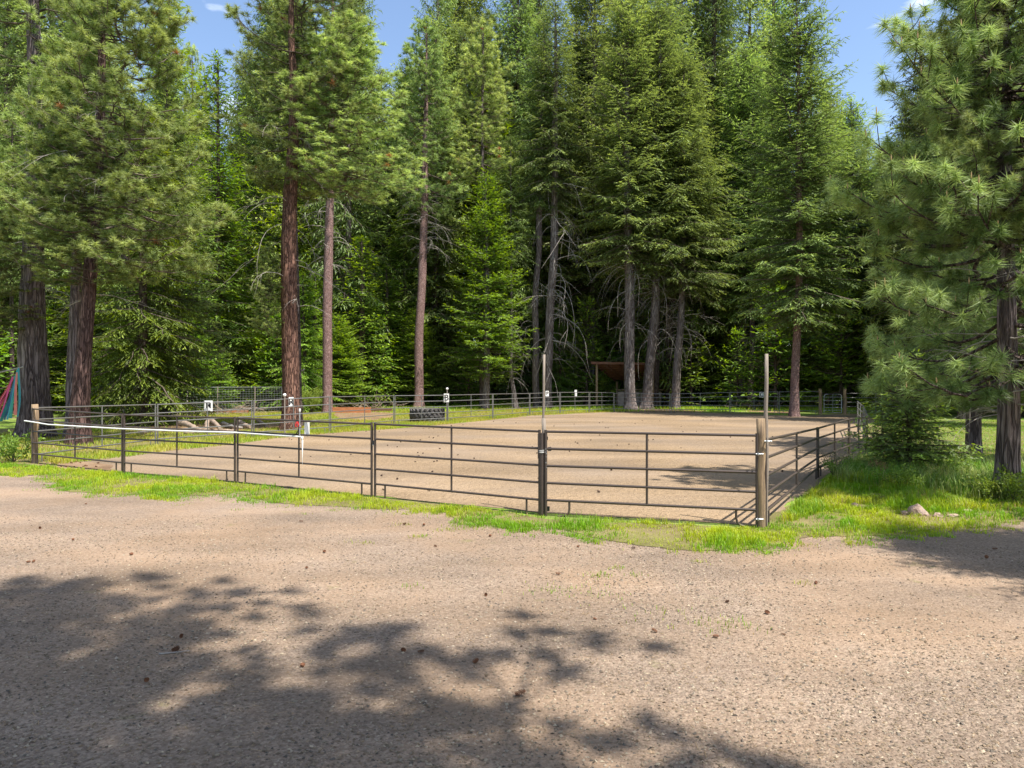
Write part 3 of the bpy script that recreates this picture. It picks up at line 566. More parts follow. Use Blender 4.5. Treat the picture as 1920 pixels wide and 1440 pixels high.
# ------------------------------------------------------------------ foliage generators (local: z=0 is the crown base, axis at x=y=0)
FG, FT = np.array([.135, .185, .058]), np.array([.30, .385, .10])      # older and new fir needles
def fir_crown(seed, H, Rm, nb, twist=.17, droop=.25, lo=-.25, hi=.75, dense=1.0, wid=.075, ln=.24, prof=.8, gapf=0.0, c1=FG, c2=FT, pend=.35, basefill=.55):
    rng = np.random.default_rng(seed)
    u = np.sort(rng.uniform(0, 1, nb)**.9); z = u*H
    L = Rm*((1-u)**prof*.95+.05)*np.minimum(1, basefill+u*4)*rng.uniform(.62, 1.12, nb)
    az = np.arange(nb)*2.39996+rng.normal(0, .35, nb)
    if gapf: keep = rng.uniform(0, 1, nb) > gapf*(.5+.5*np.sin(az*1.0+seed)); z, L, az, u = z[keep], L[keep], az[keep], u[keep]; nb = len(z)
    e0 = lo+(hi-lo)*u+rng.normal(0, .12, nb)
    k = 7; t = np.linspace(0, 1, k)[None]
    dr = droop*(1-u*.7)*rng.uniform(.5, 1.4, nb)
    rad = L[:, None]*t*np.cos(e0)[:, None]; hz = z[:, None]+L[:, None]*(np.sin(e0)[:, None]*t-dr[:, None]*t**1.6+.14*t**3)
    side = np.cumsum(rng.normal(0, .03, (nb, k)), 1)*L[:, None]
    BX = rad*np.cos(az)[:, None]-side*np.sin(az)[:, None]; BY = rad*np.sin(az)[:, None]+side*np.cos(az)[:, None]
    BP = np.stack([BX, BY, hz], -1); BR = (.012+.011*L[:, None])*(1-t*.85)
    bV, bF = tubes(BP, BR, 3)
    # twigs
    step = .17/dense; cnt = np.maximum(3, (L/step).astype(int)); bi = np.repeat(np.arange(nb), cnt)
    pos = np.concatenate([np.linspace(.10, 1, c) for c in cnt]); sd = np.where(np.arange(len(bi)) % 2 == 0, 1., -1.)
    n = len(bi); f = pos*(k-1); i0 = np.minimum(f.astype(int), k-2); fr = (f-i0)[:, None]
    p = BP[bi, i0]*(1-fr)+BP[bi, i0+1]*fr; tg = norm(BP[bi, i0+1]-BP[bi, i0])
    lat = norm(np.cross(tg, np.array([0, 0, 1.]))); an = rng.uniform(.75, 1.15, n)
    an = np.where(pos > .97, rng.uniform(-.2, .2, n), an)
    td = norm(tg*np.cos(an)[:, None]+lat*(sd*np.sin(an))[:, None]+np.array([0, 0, 1.])*rng.normal(-pend*.5, .22, n)[:, None])
    tl = (.34*L[bi]*(1-pos)**.75+.22)*rng.uniform(.55, 1.15, n)
    tl = np.minimum(tl, 1.3)
    # sprays along twigs
    st = .105/dense; c2n = np.maximum(2, (tl/st).astype(int)); ti = np.repeat(np.arange(n), c2n); m = len(ti)
    s = np.concatenate([np.linspace(.15, 1, c) for c in c2n]); sg = np.where(np.arange(m) % 2 == 0, 1., -1.)
    q = p[ti]+td[ti]*(tl[ti]*s)[:, None]; q[:, 2] -= pend*.55*tl[ti]*s**2
    l2 = norm(np.cross(td[ti], np.array([0, 0, 1.])))
    a2 = np.where(s > .97, rng.normal(0, .2, m), rng.uniform(.45, 1.0, m)*sg)
    d = norm(td[ti]*np.cos(a2)[:, None]+l2*np.sin(a2)[:, None]+np.array([0, 0, 1.])*rng.normal(-pend*.7, .28, m)[:, None])
    w = norm(np.cross(d, np.array([0, 0, 1.]))+np.stack([0*s, 0*s, rng.normal(0, .5, m)], -1))
    ll = ln*rng.uniform(.6, 1.25, m)*(1-.25*s); ww = wid*rng.uniform(.7, 1.2, m)
    V = np.stack([q-d*(ll*.1)[:, None]-w*ww[:, None]*.35, q-d*(ll*.1)[:, None]+w*ww[:, None]*.35, q+d*(ll*.35)[:, None]+w*ww[:, None]*.55, q+d*ll[:, None]], 1)
    V[:, 2] -= 0
    tipf = np.clip((pos[ti]-.45)*.9+(s-.4)*.6+rng.normal(0, .22, m), 0, 1)[:, None]
    br = rng.uniform(.78, 1.22, nb)[bi[ti]][:, None]
    c = (c1*(1-tipf)+c2*tipf)*br*rng.uniform(.75, 1.25, (m, 1))
    kk = np.arange(m)[:, None]*4; Fc = np.concatenate([kk+np.array([0, 1, 3]), kk+np.array([1, 2, 3])])
    return (V.reshape(-1, 3), Fc, np.repeat(c, 4, 0)), (bV, bF)

PG, PT = np.array([.15, .205, .062]), np.array([.38, .44, .14])
def pine_crown(seed, H, Rm, nb, tufts=9, needles=34, nl=.2, nw=.012, lo=-.2, hi=.8, gap=.0, prof=.6, up=.35, droopn=.0, c1=PG, c2=PT, candles=0, shape=None, lsub=.9, brown=.02):
    rng = np.random.default_rng(seed)
    u = np.sort(rng.uniform(0, 1, nb)); z = u*H
    L = Rm*((1-u)**prof*.9+.1)*rng.uniform(.6, 1.1, nb)*np.minimum(1, .7+u*2)
    if shape is not None: L = L*shape(u)
    az = np.arange(nb)*2.39996+rng.normal(0, .4, nb); e0 = lo+(hi-lo)*u+rng.normal(0, .15, nb)
    k = 8; t = np.linspace(0, 1, k)[None]
    rad = L[:, None]*t*np.cos(e0)[:, None]; hz = z[:, None]+L[:, None]*(np.sin(e0)[:, None]*t-.18*np.sin(t*2.2)*rng.uniform(.3, 1.6, (nb, 1))+up*t**2.4)
    side = np.cumsum(rng.normal(0, .055, (nb, k)), 1)*L[:, None]
    BP = np.stack([rad*np.cos(az)[:, None]-side*np.sin(az)[:, None], rad*np.sin(az)[:, None]+side*np.cos(az)[:, None], hz], -1)
    BR = (.014+.012*L[:, None])*(1-t*.8)
    # sub branches
    ns = np.maximum(4, (L*tufts/2.2).astype(int)); bi = np.repeat(np.arange(nb), ns)
    pos = np.concatenate([np.concatenate([[1.0], rng.uniform(.25, 1, c-1)**.8]) for c in ns]); n = len(bi)
    f = np.minimum(pos*(k-1), k-1.001); i0 = f.astype(int); fr = (f-i0)[:, None]
    p = BP[bi, i0]*(1-fr)+BP[bi, i0+1]*fr; tg = norm(BP[bi, i0+1]-BP[bi, i0]); lat = norm(np.cross(tg, [0, 0, 1.]))
    a = rng.uniform(.3, 1.3, n)*np.where(rng.uniform(0, 1, n) < .5, 1, -1); a = np.where(pos > .99, 0, a)
    dd = norm(tg*np.cos(a)[:, None]+lat*np.sin(a)[:, None]+np.array([0, 0, 1.])*rng.normal(.15, .35, n)[:, None])
    sl_ = lsub*rng.uniform(.25, 1.0, n)*np.clip(L[bi]/Rm*1.3, .35, 1)
    sl_ = np.where(pos > .99, .12, sl_)
    q1 = p+dd*(sl_*.55)[:, None]; q1[:, 2] -= .05*sl_; q2 = p+dd*sl_[:, None]; q2[:, 2] += .1*sl_
    SP = np.stack([p, q1, q2], 1); SR = np.stack([0*sl_+.013, 0*sl_+.01, 0*sl_+.006], 1)
    wood = join([tubes(BP, BR, 4), tubes(SP, SR, 3)])
    ax = norm(q2-q1+np.array([0, 0, .25*1.0])*sl_[:, None]*(1 if droopn == 0 else 3)); m = n*needles; ti = np.repeat(np.arange(n), needles)
    r3 = norm(rng.normal(0, 1, (m, 3))); A = ax[ti]; perp = norm(r3-A*(r3*A).sum(-1, keepdims=True))
    ca = rng.uniform(-.25, 1, m)
    d = A*ca[:, None]+perp*np.sqrt(1-np.minimum(ca**2, .99))[:, None]
    d[:, 2] -= droopn*rng.uniform(.4, 1.2, m); d = norm(d)
    b0 = q2[ti]-A*(rng.uniform(0, 1, m)*.13*(nl/.2))[:, None]
    ll = nl*rng.uniform(.7, 1.15, m); bend = np.zeros((m, 3)); bend[:, 2] = -droopn*.25*ll
    w = norm(np.cross(d, rng.normal(0, 1, (m, 3))))*(nw*.5)
    V = np.stack([b0-w, b0+w, b0+d*ll[:, None]+bend], 1).reshape(-1, 3)
    tf = np.clip(rng.normal(.12, .18, n)+.62*np.clip((pos-.55)/.4, 0, 1), 0, 1)[ti][:, None]; bv = rng.uniform(.8, 1.2, n)[ti][:, None]  # lighter outer tufts: new growth, widened to imitate highlights over a darker interior
    c = (c1*(1-tf)+c2*tf)*bv*rng.uniform(.75, 1.3, (m, 1))
    old = (rng.uniform(0, 1, n) < brown)[ti]; c[old] = np.array([.32, .17, .07])*rng.uniform(.7, 1.2, (old.sum(), 1))
    cand = None
    if candles:
        idx = rng.permutation(n)[:candles]; s0 = q2[idx]; s1 = s0+np.array([0, 0, 1.])*rng.uniform(.07, .14, (len(idx), 1))+ax[idx]*.02
        cand = tubes(np.stack([s0, (s0+s1)/2, s1], 1), np.tile([.012, .014, .006], (len(idx), 1)), 5)
    return (V, np.arange(m*3).reshape(-1, 3), np.repeat(c, 3, 0)), wood, cand

CROWN = {}
def reg(key, parts, leaf):
    CROWN[key] = (mesh('crown', parts[0][0], parts[0][1], M[leaf], parts[0][2]), mesh('branches', parts[1][0], parts[1][1], M['twig']))
BY1, BY2 = np.array([.14, .23, .035]), np.array([.32, .45, .055])
reg('fa', fir_crown(1, 26, 5.4, 360, dense=1.0, wid=.09, ln=.36, prof=.42), 'fir')                  # tall dense
reg('fb', fir_crown(2, 22, 4.6, 260, dense=1.05, gapf=.25, pend=.55, droop=.42, lo=-.45, wid=.08, ln=.34, prof=.45), 'fir')   # open, drooping
reg('fc', fir_crown(3, 16, 4.3, 330, dense=1.12, droop=.10, lo=-.10, hi=.5, pend=.08, c1=BY1, c2=BY2, wid=.085, ln=.30, prof=.62), 'fir')  # young, layered and bright
reg('fd', fir_crown(4, 3.4, 1.5, 80, dense=1.5, wid=.07, ln=.17, droop=.15, lo=.0, c1=BY1, c2=BY2, pend=.15), 'fir')          # sapling
reg('fe', fir_crown(5, 24, 5.0, 320, dense=1.0, droop=.35, pend=.5, lo=-.35, wid=.09, ln=.36, prof=.4), 'fir')
reg('ff', fir_crown(6, 20, 3.6, 260, dense=.8, droop=.2, c1=BY1*.9, c2=BY2*.85, wid=.11, ln=.33, prof=.6), 'fir')
reg('fg', fir_crown(12, 22, 4.6, 270, dense=1.0, pend=.6, droop=.45, lo=-.5, wid=.09, ln=.34, prof=.5, c1=BY1*.9, c2=BY2*.95), 'fir')
reg('ga', fir_crown(7, 26, 5.2, 330, dense=.76, droop=.3, lo=-.3, wid=.12, ln=.46, prof=.42, c1=FG*1.25, c2=FT*1.2), 'fir')                        # far, coarser sprays; g crowns coloured brighter in place of missing forest light
reg('gb', fir_crown(8, 26, 4.6, 300, dense=.68, droop=.2, lo=-.2, wid=.15, ln=.45, prof=.55, c1=BY1*1.1, c2=BY2*1.05), 'fir')
reg('gc', fir_crown(9, 26, 5.6, 280, dense=.74, droop=.5, lo=-.4, pend=.45, wid=.11, ln=.44, prof=.4, c1=FG*1.1, c2=FT*1.05), 'fir')
p_ = pine_crown(21, 17, 4.3, 135, tufts=11, needles=66, nl=.31, nw=.026, prof=.42, brown=.008, droopn=.22, lsub=1.1); reg('pa', p_, 'pine')
p_ = pine_crown(22, 20, 4.2, 100, tufts=10, needles=62, nl=.31, nw=.026, lo=-.5, prof=.3, brown=.02, droopn=.25, lsub=1.2); reg('pb', p_, 'pine')
p_ = pine_crown(23, 16, 3.6, 130, tufts=13, needles=36, nl=.28, nw=.034, lo=-.2, prof=.45, droopn=.15, brown=.008); reg('pc', p_, 'pine')
reg('fs', fir_crown(10, 3.4, 1.9, 150, dense=1.7, wid=.06, ln=.16, droop=.28, lo=-.05, c1=FG*.75, c2=BY2*.6, pend=.35, prof=.8, basefill=.85), 'fir')
for k_, (c_, w_) in CROWN.items(): print(k_, len(c_.loops)//3, len(w_.polygons)*2)

def trunk_mesh(pts, rads, mat, sides=20, ring=.45, rough=.06, flare=.35, seed=0, fork=None):
    """pts local points from the foot upward"""
    rng = np.random.default_rng(seed); pts = np.array([tuple(p) for p in pts], float); rads = np.array(rads, float)
    L = np.concatenate([[0], np.cumsum(np.linalg.norm(np.diff(pts, axis=0), axis=1))]); n = max(6, int(L[-1]/ring)); s = np.linspace(0, 1, n)**1.3*L[-1]
    P = np.stack([np.interp(s, L, pts[:, i]) for i in range(3)], -1); Rr = np.interp(s, L, rads)
    if len(pts) > 2:      # soften corners
        for _ in range(3): P[1:-1] = (P[:-2]+2*P[1:-1]+P[2:])/4
    w1, w2 = wob(rng, 5, rads[0]*.35), wob(rng, 5, rads[0]*.35); P[:, 0] += w1(s*.4)-w1(0); P[:, 1] += w2(s*.4)-w2(0)
    Rr = Rr*(1+flare*np.exp(-s/.45)); P[0, 2] -= .15
    V, Fq = tubes(P[None], Rr[None], sides); V = V.reshape(n, sides, 3); th = np.arange(sides)*2*np.pi/sides
    amp = np.zeros((n, sides))
    for k in range(9):
        f = int(rng.integers(2, sides//2)); amp += np.sin(f*th[None]+rng.uniform(0, 6.3)+.8*np.sin(s[:, None]*rng.uniform(.3, 1.4)+rng.uniform(0, 6)))/3
    amp += rng.normal(0, .35, (n, sides)); root_l = np.exp(-s/.5)[:, None]*np.sin(5*th[None]+seed)*1.6
    V = P[:, None]+(V-P[:, None])*(1+rough*(amp+root_l))[..., None]
    return mesh('trunk', V.reshape(-1, 3), Fq, M[mat], smooth=True), P
def dead_limbs(seed, z0, z1, n, Lm, axis, side=None, droop=.9, r=.016, forkn=2):
    rng = np.random.default_rng(seed); P, Rr = [], []
    az0 = side if side is not None else None
    for i in range(n):
        z = rng.uniform(z0, z1); a = rng.uniform(0, 6.28) if az0 is None else rng.normal(az0, .9); L = Lm*rng.uniform(.3, 1.1); e = rng.uniform(-.2, .5)
        c = np.array([np.interp(z, axis[:, 2], axis[:, 0]), np.interp(z, axis[:, 2], axis[:, 1]), z]); k = 9; t = np.linspace(0, 1, k)
        dr = droop*rng.uniform(.3, 1.3); cur = rng.normal(0, .45)
        rad = L*(t*math.cos(e))*(1-.25*dr*t**2); h = L*(math.sin(e)*t-dr*t**2.3*.9); sd_ = L*cur*t**2
        q = np.stack([c[0]+rad*math.cos(a)-sd_*math.sin(a), c[1]+rad*math.sin(a)+sd_*math.cos(a), c[2]+h], -1)+np.cumsum(rng.normal(0, .012*L, (k, 3)), 0)
        P.append(q); Rr.append(r*(.5+L/Lm)*(1-t*.85))
        for _ in range(rng.integers(0, forkn*3+1)):
            j = rng.integers(2, k-2); tt = np.linspace(0, 1, k); b = q[j]; dv = norm(q[j+1]-q[j]+rng.normal(0, .45, 3)*np.linalg.norm(q[j+1]-q[j])); l = L*rng.uniform(.15, .5)
            q2 = b+dv*(tt*l)[:, None]+np.array([0, 0, -1.])*(tt**2*l*rng.uniform(.1, .7))[:, None]+np.cumsum(rng.normal(0, .01*l, (k, 3)), 0)
            P.append(q2); Rr.append(r*.5*(1-tt*.8))
    V, Fq = tubes(np.array(P), np.array(Rr), 4); return mesh('dead_branches', V, Fq, M['dead'], smooth=True)
GT = 'trees standing around the arena'
def tree(name, label, base, path, rads, bk, crown=None, zb=8, H=30, rx=1.0, off=(0, 0), rz=0, sides=16, rough=.06, dead=None, seed=0, group=GT, cat='tree', crowns=None, extra=None, flare=.35, brz=1.0):
    """path: extra trunk points (dx,dy,z) above the foot"""
    root = empty(name, base, label, cat, group)
    pts = [(0, 0, 0)]+list(path)
    if pts[-1][2] < H-.5: pts.append((pts[-1][0], pts[-1][1], H-.3)); rads = list(rads)+[max(.03, rads[-1]*.25)]
    me, ax = trunk_mesh(pts, rads, bk, sides, seed=seed, rough=rough, flare=flare); link('trunk', me, root)
    cl = crowns or ([(crown, zb, H, rx, off, rz)] if crown else [])
    for ck, z0, z1, r_, of, rot in cl:
        full = {'fa': 26, 'fg': 22, 'fb': 22, 'fc': 16, 'fd': 3.4, 'fe': 24, 'ff': 20, 'pa': 17, 'pb': 20, 'pc': 16, 'pn': 8.9, 'fs': 3.4, 'ga': 26, 'gb': 26, 'gc': 26}[ck]
        cx = np.interp((z0+z1)*.4, ax[:, 2], ax[:, 0])+of[0]; cy = np.interp((z0+z1)*.4, ax[:, 2], ax[:, 1])+of[1]; sz = (z1-z0)/full
        for i, nm in ((1, 'branches'), (0, 'crown')):
            o = link(nm, CROWN[ck][i], root, (cx, cy, z0)); o.scale = (r_, r_, sz); o.rotation_euler = (0, 0, rot)
    if dead:
        for d_ in (dead if isinstance(dead, list) else [dead]): link('dead_branches', dead_limbs(seed=seed+5, axis=ax, **d_), root)
    return root, ax
def ppath(base, pts):        # pixel trunk points (px,py) at the tree's own distance -> offsets from its foot
    return [tuple(at(x, y, base.y)-base) for x, y in pts]

# ---- hero trees, left to right
b = gp(66, 820)
tree('pine_tree', 'massive grey barked pine with a flared double trunk at the far left', b, ppath(b, [(60, 640), (62, 470), (58, 330), (66, 230), (63, 80)]), [.60, .48, .38, .34, .29, .24], 'b_grey', sides=30, rough=.07, seed=1, crowns=[('pb', 12.5, 32, .9, (.3, .3), 0), ('pc', 4.6, 9.6, .62, (-1.2, -1.0), 1.2)], H=32,
     dead=[dict(z0=6, z1=13, n=46, Lm=2.4, droop=.5, r=.014)], flare=.25)
b = gp(148, 833)
tree('pine_tree', 'dark red barked pine with broad light green crown beside the massive grey pine', b, ppath(b, [(158, 660), (166, 470), (176, 300), (184, 100)]), [.36, .26, .22, .18, .13], 'b_dred', sides=22, seed=2,
     crowns=[('pa', 6.9, 19, .9, (.85, 0), .5), ('pc', 6.0, 12, .75, (-.5, -.2), 2.0)], H=20, dead=[dict(z0=5, z1=13, n=34, Lm=2.6, droop=.5, r=.014)])
b = gp(138, 822)
tree('pine_tree', 'dark trunk fused to the left side of the red barked pine', b, ppath(b, [(137, 700), (140, 560), (150, 300)]), [.3, .28, .2, .14], 'b_grey', 'pc', 8, 17, .8, seed=3)
b = gp(545, 806)
tree('pine_tree', 'tall pine with orange red plated bark in front of the red tap', b, ppath(b, [(541, 640), (541, 500), (544, 350), (549, 200), (546, 60)]), [.40, .38, .36, .31, .2, .15], 'b_red', sides=26, rough=.06, seed=4,
     crowns=[('pb', 12.0, 26, .95, (.4, .2), 1.9), ('pc', 11.5, 20, 1.1, (2.6, .3), .4), ('pc', 4.6, 8.8, .33, (-1.0, -.1), .9)], dead=[dict(z0=5, z1=15, n=30, Lm=3.0, droop=.95, r=.014)], H=26)
b = gp(560, 800)
tree('pine_tree', 'thin dark trunk directly behind the orange red plated pine', b, ppath(b, [(556, 640), (552, 400), (556, 300)]), [.2, .18, .14, .1], 'b_dark', 'pc', 12, 22, .8, seed=5)
b = gp(614, 774)
tree('pine_tree', 'straight pine with pinkish finely flaked bark right of the red tap', b, ppath(b, [(614, 600), (615, 450), (619, 300), (622, 180)]), [.36, .35, .33, .25, .18], 'b_pink', 'pb', 17.5, 34, 1.0, rz=.8, sides=18, rough=.03, seed=6,
     dead=dict(z0=11, z1=19, n=30, Lm=2.6, droop=.8))
b = gp(716, 757)
tree('fir_tree', 'straight dark trunk standing between the pinkish pine and the tyre', b, ppath(b, [(716, 600), (715, 450)]), [.36, .33, .27], 'b_dark', 'fb', 15, 36, 1.15, rz=1, seed=7)
b = gp(785, 767)
tree('pine_tree', 'pinkish grey pine leaning right directly behind the tractor tyre', b, ppath(b, [(788, 640), (793, 480), (797, 350), (800, 260)]), [.40, .38, .35, .3, .22], 'b_pink', 'pc', 17, 33, 1.15, rz=.3, sides=18, rough=.035, seed=8,
     dead=dict(z0=13.5, z1=19, n=60, Lm=2.8, droop=.6), flare=.5)
b = gp(801, 757)
tree('fir_tree', 'black shaded trunk just right of the leaning pinkish pine', b, ppath(b, [(798, 600), (796, 400)]), [.42, .38, .3], 'b_dark', 'fe', 14, 33, 1.1, rz=2, seed=9)
b = gp(758, 755)
tree('fir_tree', 'light green fir with a pointed top reaching into the left sky gap', b, [], [.3], 'b_dark', 'ff', 17, 36.5, 1.5, rz=2.2, seed=10)
b = gp(910, 767)
tree('fir_tree', 'young fir with layered bright yellow green boughs in the middle', b, ppath(b, [(912, 700)]), [.3, .27], 'b_fir', 'fc', 2.7, 20.5, 1.08, rz=.4, seed=11, sides=14)
b = gp(904, 766)
tree('fir_tree', 'pale trunk under the left edge of the young bright fir', b+Vector((0, .9, 0)), [], [.27], 'b_grey', 'pc', 20, 34, 1.1, seed=12)
b = gp(968, 766)
tree('fir_tree', 'thin crooked pale trunk right of the young bright fir', b, ppath(b, [(964, 740), (957, 700), (958, 640)]), [.24, .2, .16, .13], 'b_fir', 'fb', 13, 24, .6, seed=13, dead=dict(z0=2.5, z1=9, n=34, Lm=2.2, droop=.9))
b = gp(1008, 765)
tree('fir_tree', 'left one of the twin grey trunks hung with bare drooping branches', b, ppath(b, [(1005, 700), (1004, 600), (1010, 440), (1017, 300), (1020, 120)]), [.34, .30, .28, .26, .22, .16], 'b_fir', 'fb', 17.5, 35, .8, rz=.7, sides=18, seed=14,
     dead=[dict(z0=4, z1=19, n=42, Lm=2.9, droop=.9, r=.017)])
b = gp(1027, 766)
tree('fir_tree', 'right one of the twin grey trunks hung with bare drooping branches', b, ppath(b, [(1026, 700), (1032, 560), (1038, 440), (1040, 330), (1042, 120)]), [.40, .36, .36, .34, .28, .18], 'b_fir', 'fb', 18, 36, .95, rz=2.7, sides=18, seed=15,
     dead=[dict(z0=4, z1=20, n=46, Lm=5.0, droop=1.1, side=-.5, r=.026)])
b = gp(1182, 768)
tree('fir_tree', 'thick grey trunk in front of the open shelter', b, ppath(b, [(1181, 640), (1179, 500), (1176, 330)]), [.46, .42, .38, .30], 'b_fir', 'fa', 12.5, 36, 1.0, rz=.3, sides=20, seed=16, flare=.45,
     dead=[dict(z0=6, z1=14, n=60, Lm=4.0, droop=1.0, r=.018)])
b = gp(1211, 767)
tree('fir_tree', 'grey trunk leaning right at the right side of the shelter', b, ppath(b, [(1215, 680), (1226, 560), (1232, 400)]), [.46, .40, .34, .27], 'b_fir', 'fe', 12, 35, 1.1, rz=1.2, sides=20, seed=17, flare=.6, dead=[dict(z0=6, z1=13, n=40, Lm=3.4, droop=1.0)])
b = gp(1227, 765)
tree('fir_tree', 'darker trunk half hidden behind the right leaning trunk by the shelter', b, ppath(b, [(1232, 560)]), [.34, .28], 'b_dark', 'fa', 14, 33, 1.0, rz=2.2, seed=18)
b = gp(1266, 767)
tree('fir_tree', 'forked grey trunk with dead twigs right of the shelter', b, ppath(b, [(1268, 680), (1276, 600), (1280, 450)]), [.36, .33, .28, .22], 'b_fir', 'fe', 10.5, 30, 1.15, rz=3.3, sides=16, seed=19, dead=[dict(z0=5, z1=12, n=70, Lm=3.0, droop=.9)])
b = gp(1255, 764)
tree('fir_tree', 'dark trunk left of the forked grey trunk', b, ppath(b, [(1254, 640)]), [.3, .26], 'b_dark', 'fb', 14, 32, 1.0, rz=4, seed=20)
for (px, py, tx_, w_, lab, bk, ck, zb, H, rx) in [
    (1344, 760, 1343, .2, 'slender dark trunk well right of the shelter', 'b_dark', 'fe', 9, 30, 1.0), (1362, 760, 1366, .32, 'rough grey trunk behind the middle of the back rails', 'b_fir', 'fa', 10, 34, 1.05),
    (1390, 764, 1396, .34, 'mossy grey trunk left of the tall corner pole', 'b_fir', 'fe', 8.5, 33, 1.15), (1405, 765, 1410, .30, 'reddish grey trunk leaning against the mossy one', 'b_grey', 'fa', 9, 31, 1.0)]:
    b = gp(px, py); tree('fir_tree', lab, b, ppath(b, [(tx_, 640)]), [w_, w_*.8], bk, ck, zb, H, rx, rz=px*.7, seed=px, dead=dict(z0=3.5, z1=9, n=40, Lm=2.4, droop=.9))
b = gp(1489, 781)
tree('fir_tree', 'broad light green fir with a reddish bare trunk on the back rails', b, ppath(b, [(1489, 700), (1490, 600), (1493, 300)]), [.30, .27, .24, .17], 'b_pink', 'fa', 6.3, 29, 1.02, rz=1.6, sides=16, seed=22, rough=.04)
b = gp(1590, 764)
tree('fir_tree', 'dark trunk behind the small silver gate', b, ppath(b, [(1588, 600)]), [.26, .22], 'b_dark', 'fe', 7.5, 23, 1.0, rz=4.4, seed=23)
b = gp(1560, 762)
tree('fir_tree', 'slim dark trunk left of the small silver gate', b, ppath(b, [(1560, 600)]), [.2, .17], 'b_dark', 'fa', 9, 25, .75, rz=5, seed=24)
b = gp(1595, 757)
tree('pine_tree', 'small pointed pine top standing in the right sky gap', b, [], [.22], 'b_dark', 'ff', 14, 33, .75, rz=1, seed=25)
b = Vector((26.5, 44, 0))
tree('fir_tree', 'narrow spired dark fir rising between the sky gap and the right pine', b, [], [.3], 'b_dark', 'fe', 4, 25.2, .80, rz=.6, seed=26)
b = Vector((31.5, 47, 0))
tree('fir_tree', 'bushy fir right of the back gate, branched low to the ground', b, [], [.25], 'b_dark', 'fa', 1.5, 17, .8, rz=2.6, seed=27)
b = Vector((25, 37, 0))
tree('fir_tree', 'dark fir directly behind the right pine', b, [], [.25], 'b_dark', 'fe', 2.5, 20, .9, rz=3.6, seed=28)
b = Vector((34, 45, 0))
tree('fir_tree', 'dark fir at the right picture edge behind the lawn', b, [], [.25], 'b_dark', 'fa', 3, 26, 1.0, rz=3.9, seed=29)
b = gp(1818, 838)
tree('pine_tree', 'thin trunk standing alone on the sunny lawn', b, ppath(b, [(1815, 700)]), [.11, .09], 'b_fir', 'pc', 3.6, 12, .55, seed=30)
b = gp(1808, 786)
tree('pine_tree', 'thick grey trunk seen through the low boughs of the right pine', b, ppath(b, [(1806, 600)]), [.32, .28], 'b_grey', 'pc', 5, 22, 1.0, seed=31, rz=2)
# left background firs
b = Vector((-19.5, 36, 0)); tree('fir_tree', 'fir with low drooping bright boughs behind the left rails', b, [], [.28], 'b_dark', 'fg', .9, 17, .95, rz=2.3, seed=40)
b = Vector((-20.3, 40, 0)); tree('fir_tree', 'second drooping fir just behind the low bright boughs at left', b, [], [.28], 'b_dark', 'fa', 1.2, 20, .8, rz=.3, seed=41)
b = gp(417, 768); tree('fir_tree', 'slim bare stemmed fir with bright crown above the wire mesh fence', b, ppath(b, [(417, 640)]), [.18, .15], 'b_grey', 'fc', 4.2, 19, .72, rz=1.1, seed=42)
b = Vector((-24.6, 57, 0)); tree('fir_tree', 'tall yellow green fir left of the left sky gap', b, [], [.3], 'b_dark', 'ff', 3, 29.5, 1.45, rz=2, seed=43)
b = Vector((-20.5, 63, 0)); tree('fir_tree', 'yellow green fir filling the left middle of the forest', b, [], [.3], 'b_dark', 'fc', 2, 26, 1.2, rz=3, seed=44)
b = Vector((-30, 50, 0)); tree('fir_tree', 'tall dense fir behind the broad light green pine crown', b, [], [.35], 'b_dark', 'fa', 4, 33, .9, rz=1, seed=45)
b = Vector((-37, 50, 1)); tree('fir_tree', 'shaggy dark fir behind the massive grey pine', b, [], [.35], 'b_dark', 'fe', 3, 33, 1.0, rz=2, seed=46, dead=dict(z0=2, z1=10, n=50, Lm=3, droop=.8))
b = gp(180, 768); tree('fir_tree', 'thin black leaning trunk right of the red barked pine', b+Vector((0, -10, 0)), [(-.5, 0, 4), (-.8, 0, 8)], [.2, .16, .12], 'b_dark', 'fe', 9, 20, .6, seed=47)
b = Vector((-31.5, 43, .5)); tree('fir_tree', 'slender black trunk behind the wooden frame of the mesh fence', b, [], [.15], 'b_dark', 'fb', 8, 19, .6, seed=48)
b = gp(480, 762); tree('fir_tree', 'pale broken stemmed fir behind the mesh fence', b, [], [.2], 'b_fir', 'ff', 6, 22, .9, rz=1, seed=49, dead=dict(z0=1.5, z1=6, n=40, Lm=2, droop=.6))
b = gp(905, 758); tree('pine_tree', 'tall pine rising left of centre behind the young bright fir', b, ppath(b, [(894, 300), (892, 120)]), [.34, .26, .2], 'b_dark', 'pb', 20, 40, 1.1, rz=1.5, seed=50)
b = gp(928, 757); tree('pine_tree', 'second tall pine rising behind the young bright fir', b, ppath(b, [(918, 300), (917, 120)]), [.34, .26, .2], 'b_dark', 'pc', 19, 41, 1.35, rz=2.5, seed=51)
b = gp(840, 757); tree('fir_tree', 'tall dark green fir on the right side of the left sky gap', b, [], [.34], 'b_dark', 'fe', 9, 41, 1.15, rz=.5, seed=52)
b = gp(665, 757); tree('fir_tree', 'shaded fir between the pinkish pine and the straight dark trunk', b, [], [.24], 'b_dark', 'ff', 3, 26, 1.2, rz=1.5, seed=53, dead=dict(z0=1, z1=9, n=60, Lm=2.8, droop=.7))
b = gp(1095, 758); tree('fir_tree', 'dark trunk between the twin grey trunks and the shelter', b, ppath(b, [(1092, 600)]), [.36, .32], 'b_dark', 'fe', 13, 37, 1.25, rz=2.1, seed=54)
b = gp(1130, 756); tree('fir_tree', 'tall fir above the shelter roof', b, [], [.36], 'b_dark', 'fa', 11, 41, 1.2, rz=1.1, seed=55)
